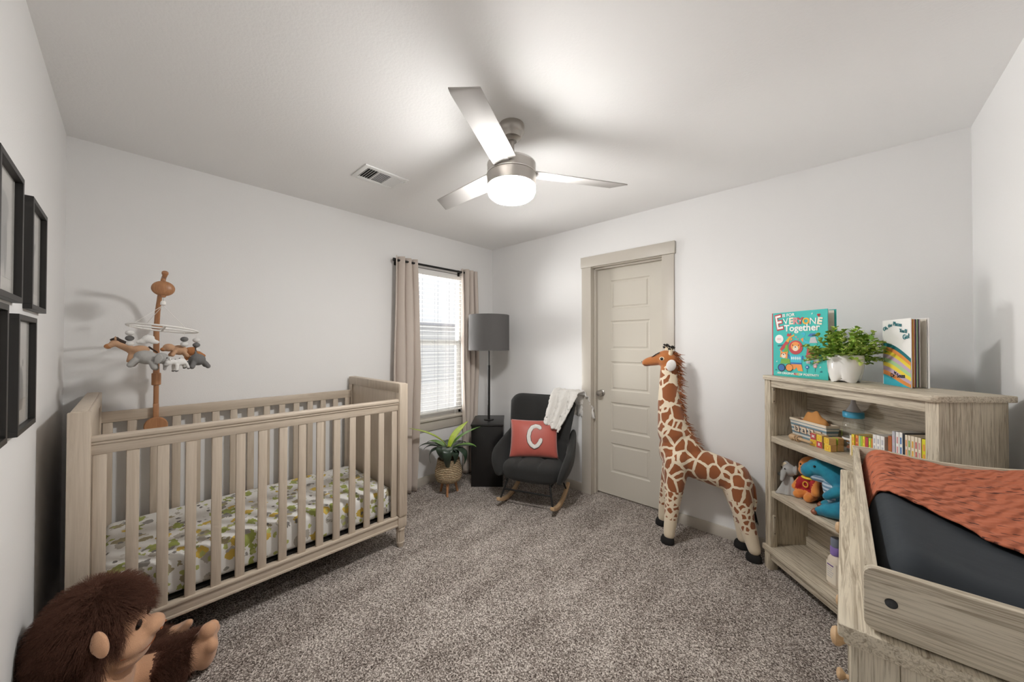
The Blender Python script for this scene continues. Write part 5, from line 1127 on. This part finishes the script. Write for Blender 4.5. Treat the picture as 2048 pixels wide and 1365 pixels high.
# ================================================================== CHANGING DRESSER, PAD, BLANKET
DX, DY0, DY1, DT = 2.953, -2.018, -.978, .872
dr = thing('changing_dresser', 'grey oak drawer dresser with a railed changing tray in the right foreground', 'dresser', (3.19, -1.5, 0))
ox, oy = -3.19, 1.5
x0, x1, ya, yb = DX + ox, LR - .016 + ox, DY0 + oy, DY1 + oy
b = MB(); b.prism([(x0, ya), (x1, ya), (x1, yb), (x0, yb)], DT - .024, DT, bev=.005); b.box(x0 + .008, x1, ya + .008, yb - .008, DT - .036, DT - .024, bev=.003); b.build('top_panel', M_oaky, dr, smooth=40)
for y0, y1, yp0, yp1 in ((ya + .018, ya + .040, ya + .026, ya + .034), (yb - .040, yb - .018, yb - .034, yb - .026)):
    b = MB(); b.box(x0 + .016, x0 + .075, y0, y1, 0, DT - .036, bev=.003); b.box(x1 - .060, x1 - .004, y0, y1, 0, DT - .036, bev=.003); b.box(x0 + .075, x1 - .060, yp0, yp1, .07, DT - .1)
    b.box(x0 + .075, x1 - .060, y0, y1, DT - .1, DT - .036, bev=.002); b.box(x0 + .075, x1 - .060, y0, y1, .05, .13, bev=.002)
    b.build('end_panel', M_oakz, dr, smooth=35)
b = MB(); b.box(x0 + .036, x1 - .005, ya + .035, yb - .035, .06, DT - .037); b.build('carcass', M_oaky, dr, smooth=0)
rows = [DT - .146, DT - .393, DT - .640]
for k, zc in enumerate(rows):
    b = MB(); b.box(x0 + .018, x0 + .037, ya + .045, yb - .045, zc - .110, zc + .104, bev=.003); dw = b.build('drawer', M_oaky, dr, smooth=35)
    for yk in (-1.814 + oy, -1.197 + oy):
        b = MB(); b.lathe([(0, 0), (.0085, 0), (.0075, .008), (.011, .012), (.0175, .018), (.019, .024), (.015, .030), (.007, .0325), (0, .033)], 24, M=T(x0 + .019, yk, zc) @ Matrix.Rotation(-PI / 2, 4, 'Y')); b.build('knob', M_beech, dw)
# tray rails
def rail(poly, axis, p0, p1, mat, name='tray_rail'):
    b = MB(); M_ = (Matrix(((1, 0, 0, 0), (0, 0, 1, 0), (0, 1, 0, 0), (0, 0, 0, 1))) if axis == 'y' else Matrix(((0, 0, 1, 0), (1, 0, 0, 0), (0, 1, 0, 0), (0, 0, 0, 1))))
    b.prism(poly, p0, p1, mat, M=M_, bev=.002); bmesh.ops.recalc_face_normals(b.bm, faces=b.bm.faces); return b.build(name, None, dr, smooth=35)
xr0, xr1 = 2.986 + ox, LR - .018 + ox
r_s = rail(rrect(xr0, xr1, DT + .004, .978, .014, (1, 1, 1, 1)), 'y', -2.006 + oy, -1.989 + oy, M_oakx)
b = MB(); b.lathe([(0, 0), (.0075, 0), (.0075, .0016), (.006, .002), (0, .0014)], 20, M=T(xr0 + .032, -2.006 + oy, .930) @ Matrix.Rotation(PI / 2, 4, 'X')); b.build('screw_cover', M_black, dr)
nr = [(xr0, DT + .001)] + [(xr1, DT + .001)] + [(lerp(xr1, xr0, k / 24), .972 - .014 * math.sin(PI * min(1, max(0, (k / 24 - .1) / .75))) ) for k in range(25)]
rail(nr, 'y', -1.006 + oy, -.989 + oy, M_oakx)
rail([(-1.989 + oy, DT + .001), (-1.006 + oy, DT + .001), (-1.006 + oy, .968), (-1.989 + oy, .974)], 'x', xr0 + .002, xr0 + .018, M_oaky)
rail([(-1.989 + oy, DT + .001), (-1.006 + oy, DT + .001), (-1.006 + oy, .968), (-1.989 + oy, .974)], 'x', xr1 - .018, xr1 - .002, M_oaky)
PX0, PX1, PY0, PY1 = 3.008, 3.398, -1.978, -1.012
def pad_z(x, y):
    u = 2 * (x - PX0) / (PX1 - PX0) - 1; v = (y - PY0) / (PY1 - PY0)
    ex = max(0, min(x - PX0, PX1 - x)) / .065; ey = max(0, min(y - PY0, PY1 - y)) / .085
    r = (1 - max(0, 1 - ex) ** 2.4) * (1 - max(0, 1 - ey) ** 2.4)
    top = .952 + .048 * abs(u) ** 2.2 + .010 * (1 - v)
    return .8735 + (top - .8735) * max(0, r) ** .5
def grid_z(u): return .5 - .5 * math.cos(PI * u)
tb = MB()
tb.surf(lambda a, c: Vector((lerp(PX0, PX1, grid_z(a)) - 3.2, lerp(PY0, PY1, grid_z(c)) + 1.5, pad_z(lerp(PX0, PX1, grid_z(a)), lerp(PY0, PY1, grid_z(c))) + .004 * noise.noise(Vector((grid_z(a) * 9, grid_z(c) * 5, 0))) * math.sin(PI * grid_z(a)) * math.sin(PI * grid_z(c)) - .874)), 60, 90)
tb.box(PX0 - 3.2, PX1 - 3.2, PY0 + 1.5, PY1 + 1.5, -.0005, .0005)
pad = tb.build('changing_pad', M_navy, None, 180); pad.location = (3.2, -1.5, .874)
tag(pad, 'navy covered contoured changing pad inside the dresser tray', 'changing pad')
def edge_y(x): 
    t_ = max(0, (x - 3.0) / .4); return -1.64 + .15 * max(0, 1 - t_ * 7) - .33 * t_ ** 1.7 + .055 * math.sin(PI * min(1, t_ * 2.4)) * (t_ < .42)
def blanket(a, c):
    x = lerp(2.996, 3.392, a); y = lerp(edge_y(x), -1.016, c)
    xx = max(x, PX0 + .004); z = pad_z(xx, min(y, PY1 - .012)) + .007
    if x < PX0 + .02: z -= (PX0 + .02 - x) * 1.2
    w_ = (.5 + .5 * (1 - a))
    z += .006 * w_ * noise.noise(Vector((x * 14 + y * 8, y * 26 - x * 18, 1.3))) + .0035 * noise.noise(Vector((x * 40, y * 60, 4.))) + .004 * abs(math.sin(26 * (y + .55 * x))) * w_
    return Vector((x - 3.2, y + 1.4, z - .95))
b = MB(); b.surf(blanket, 90, 130); o = b.build('muslin_blanket', M_blanket, None, 180); o.location = (3.2, -1.4, .95); sdm = o.modifiers.new('t', 'SOLIDIFY'); sdm.thickness = .004; sdm.offset = 1
tag(o, 'rust orange crinkled blanket with dark dashes spread over the changing pad', 'blanket')

# ================================================================== GORILLA
GP = Vector((1.05, -2.925, 0)); GA = math.radians(72)
go = thing('plush_gorilla', 'large dark brown plush gorilla sitting on the carpet in the left foreground', 'plush toy', GP, GA)
HC = Vector((.014, .008, .364))
b = MB(); hv = lambda x, y, z: HC + Vector((x, y, z))
b.ell((-.02, 0, .15), (.115, .15, .16)); b.ell((-.02, 0, .25), (.085, .13, .09))
b.ell(hv(-.01, 0, .02), (.112, .118, .125)); b.ell(hv(-.055, 0, -.02), (.085, .115, .125)); b.ell(hv(.008, 0, .075), (.072, .085, .062)); b.ell(hv(-.01, 0, -.08), (.10, .125, .075))
b.ell(hv(.080, 0, -.078), (.062, .094, .058)); b.ell(hv(.068, 0, -.118), (.060, .088, .044)); b.ell(hv(.130, 0, -.050), (.036, .046, .032)); b.ell(hv(.080, 0, -.005), (.030, .078, .045)); b.ell(hv(.06, 0, -.12), (.05, .07, .045))
for s_ in (-1, 1):
    b.cap((-.03, s_ * .12, .24), (.03, s_ * .22, .13), .056, .05); b.cap((.03, s_ * .22, .13), (.09, s_ * .265, .07), .05, .043); b.ell((.140, s_ * .275, .080), (.050, .044, .044))
    for k in range(3): b.cap((.155, s_ * (.252 + .026 * k), .095), (.192 - .008 * k, s_ * (.252 + .028 * k), .135 - .016 * k), .020, .016)
    b.cap((.02, s_ * .085, .085), (.17, s_ * (.12 if s_ > 0 else .20), .08), .076, .070); b.cap((.17, s_ * (.12 if s_ > 0 else .20), .08), (.232, s_ * (.128 if s_ > 0 else .245), .08), .070, .064)
    fy = s_ * (.130 if s_ > 0 else .25)
    b.ell((.270, fy, .085), (.044, .058, .082)); b.ell((.285, fy - s_ * .022, .165), (.030, .026, .034)); b.ell((.290, fy + s_ * .018, .150), (.026, .022, .030)); b.ell((.292, fy + s_ * .045, .125), (.022, .018, .026)); b.ell((.300, fy - s_ * .04, .110), (.024, .022, .028))
def gom(c):
    p = c - HC
    if p.x > .014 - .25 * (p.z + .045) * (p.z < -.045) * 0 and -.172 < p.z < -.045 and abs(p.y) < .105 and c.z > .22: return 1
    if p.x > .044 and -.05 <= p.z < .040 and abs(p.y) < .075: return 1
    if c.x > .235 and c.z < .22: return 1
    if c.x > .108 and abs(c.y) > .235: return 1
    if c.x > .045 and abs(c.y) < .095 and .05 < c.z < .27 and c.x < .13: return 1
    return 0
body = organic('body', b, .0065, [M_fur, M_tan], gom, parent=go, smooth=4)
for s_ in (-1, 1):
    b = MB(); b.ell(hv(.050, s_ * .150, .016), (.024, .013, .042), rot=(.25 * s_, -.55, .35 * s_)); b.ell(hv(.042, s_ * .140, .008), (.016, .018, .030), rot=(.25 * s_, -.55, .35 * s_)); b.build('ear', M_tan, go)
    b = MB(); b.ell(hv(.106, s_ * .040, -.016), (.009, .011, .018), rot=(0, .25, 0), seg=16); b.build('eye', M_eye, go)
    b = MB(); b.ell(hv(.161, s_ * .019, -.062), (.004, .008, .003), seg=10); b.build('nostril', M_brown, go)
b = MB(); b.tube([hv(.066 + .068 * math.cos(a_), .092 * math.sin(a_), -.108 + .016 * abs(math.sin(a_)) ** 2) for a_ in [lerp(-1.4, 1.4, k / 20) for k in range(21)]], .002, 6); b.build('mouth_seam', M_brown, go)
# fur
me = body.data; vg = body.vertex_groups.new(name='fur'); keep = set(); drop = set()
for p in me.polygons: (keep if p.material_index == 0 else drop).update(p.vertices)
vg.add(list(keep - drop), 1.0, 'REPLACE')
pm = body.modifiers.new('fur', 'PARTICLE_SYSTEM'); ps = pm.particle_system; st = ps.settings; ps.vertex_group_density = 'fur'
st.type = 'HAIR'; st.count = 5200; st.hair_length = .019; st.hair_step = 3; st.render_step = 3; st.child_type = 'INTERPOLATED'; st.rendered_child_count = 14; st.child_percent = 2; st.child_length = 1.0
st.roughness_1 = .006; st.roughness_2 = .012; st.roughness_endpoint = .012; st.clump_factor = .25; st.brownian_factor = .004
st.root_radius = .55; st.tip_radius = .15; st.radius_scale = .0016; st.material = 1; st.normal_factor = .012; st.tangent_factor = .006; st.object_align_factor = (0, 0, -.006)
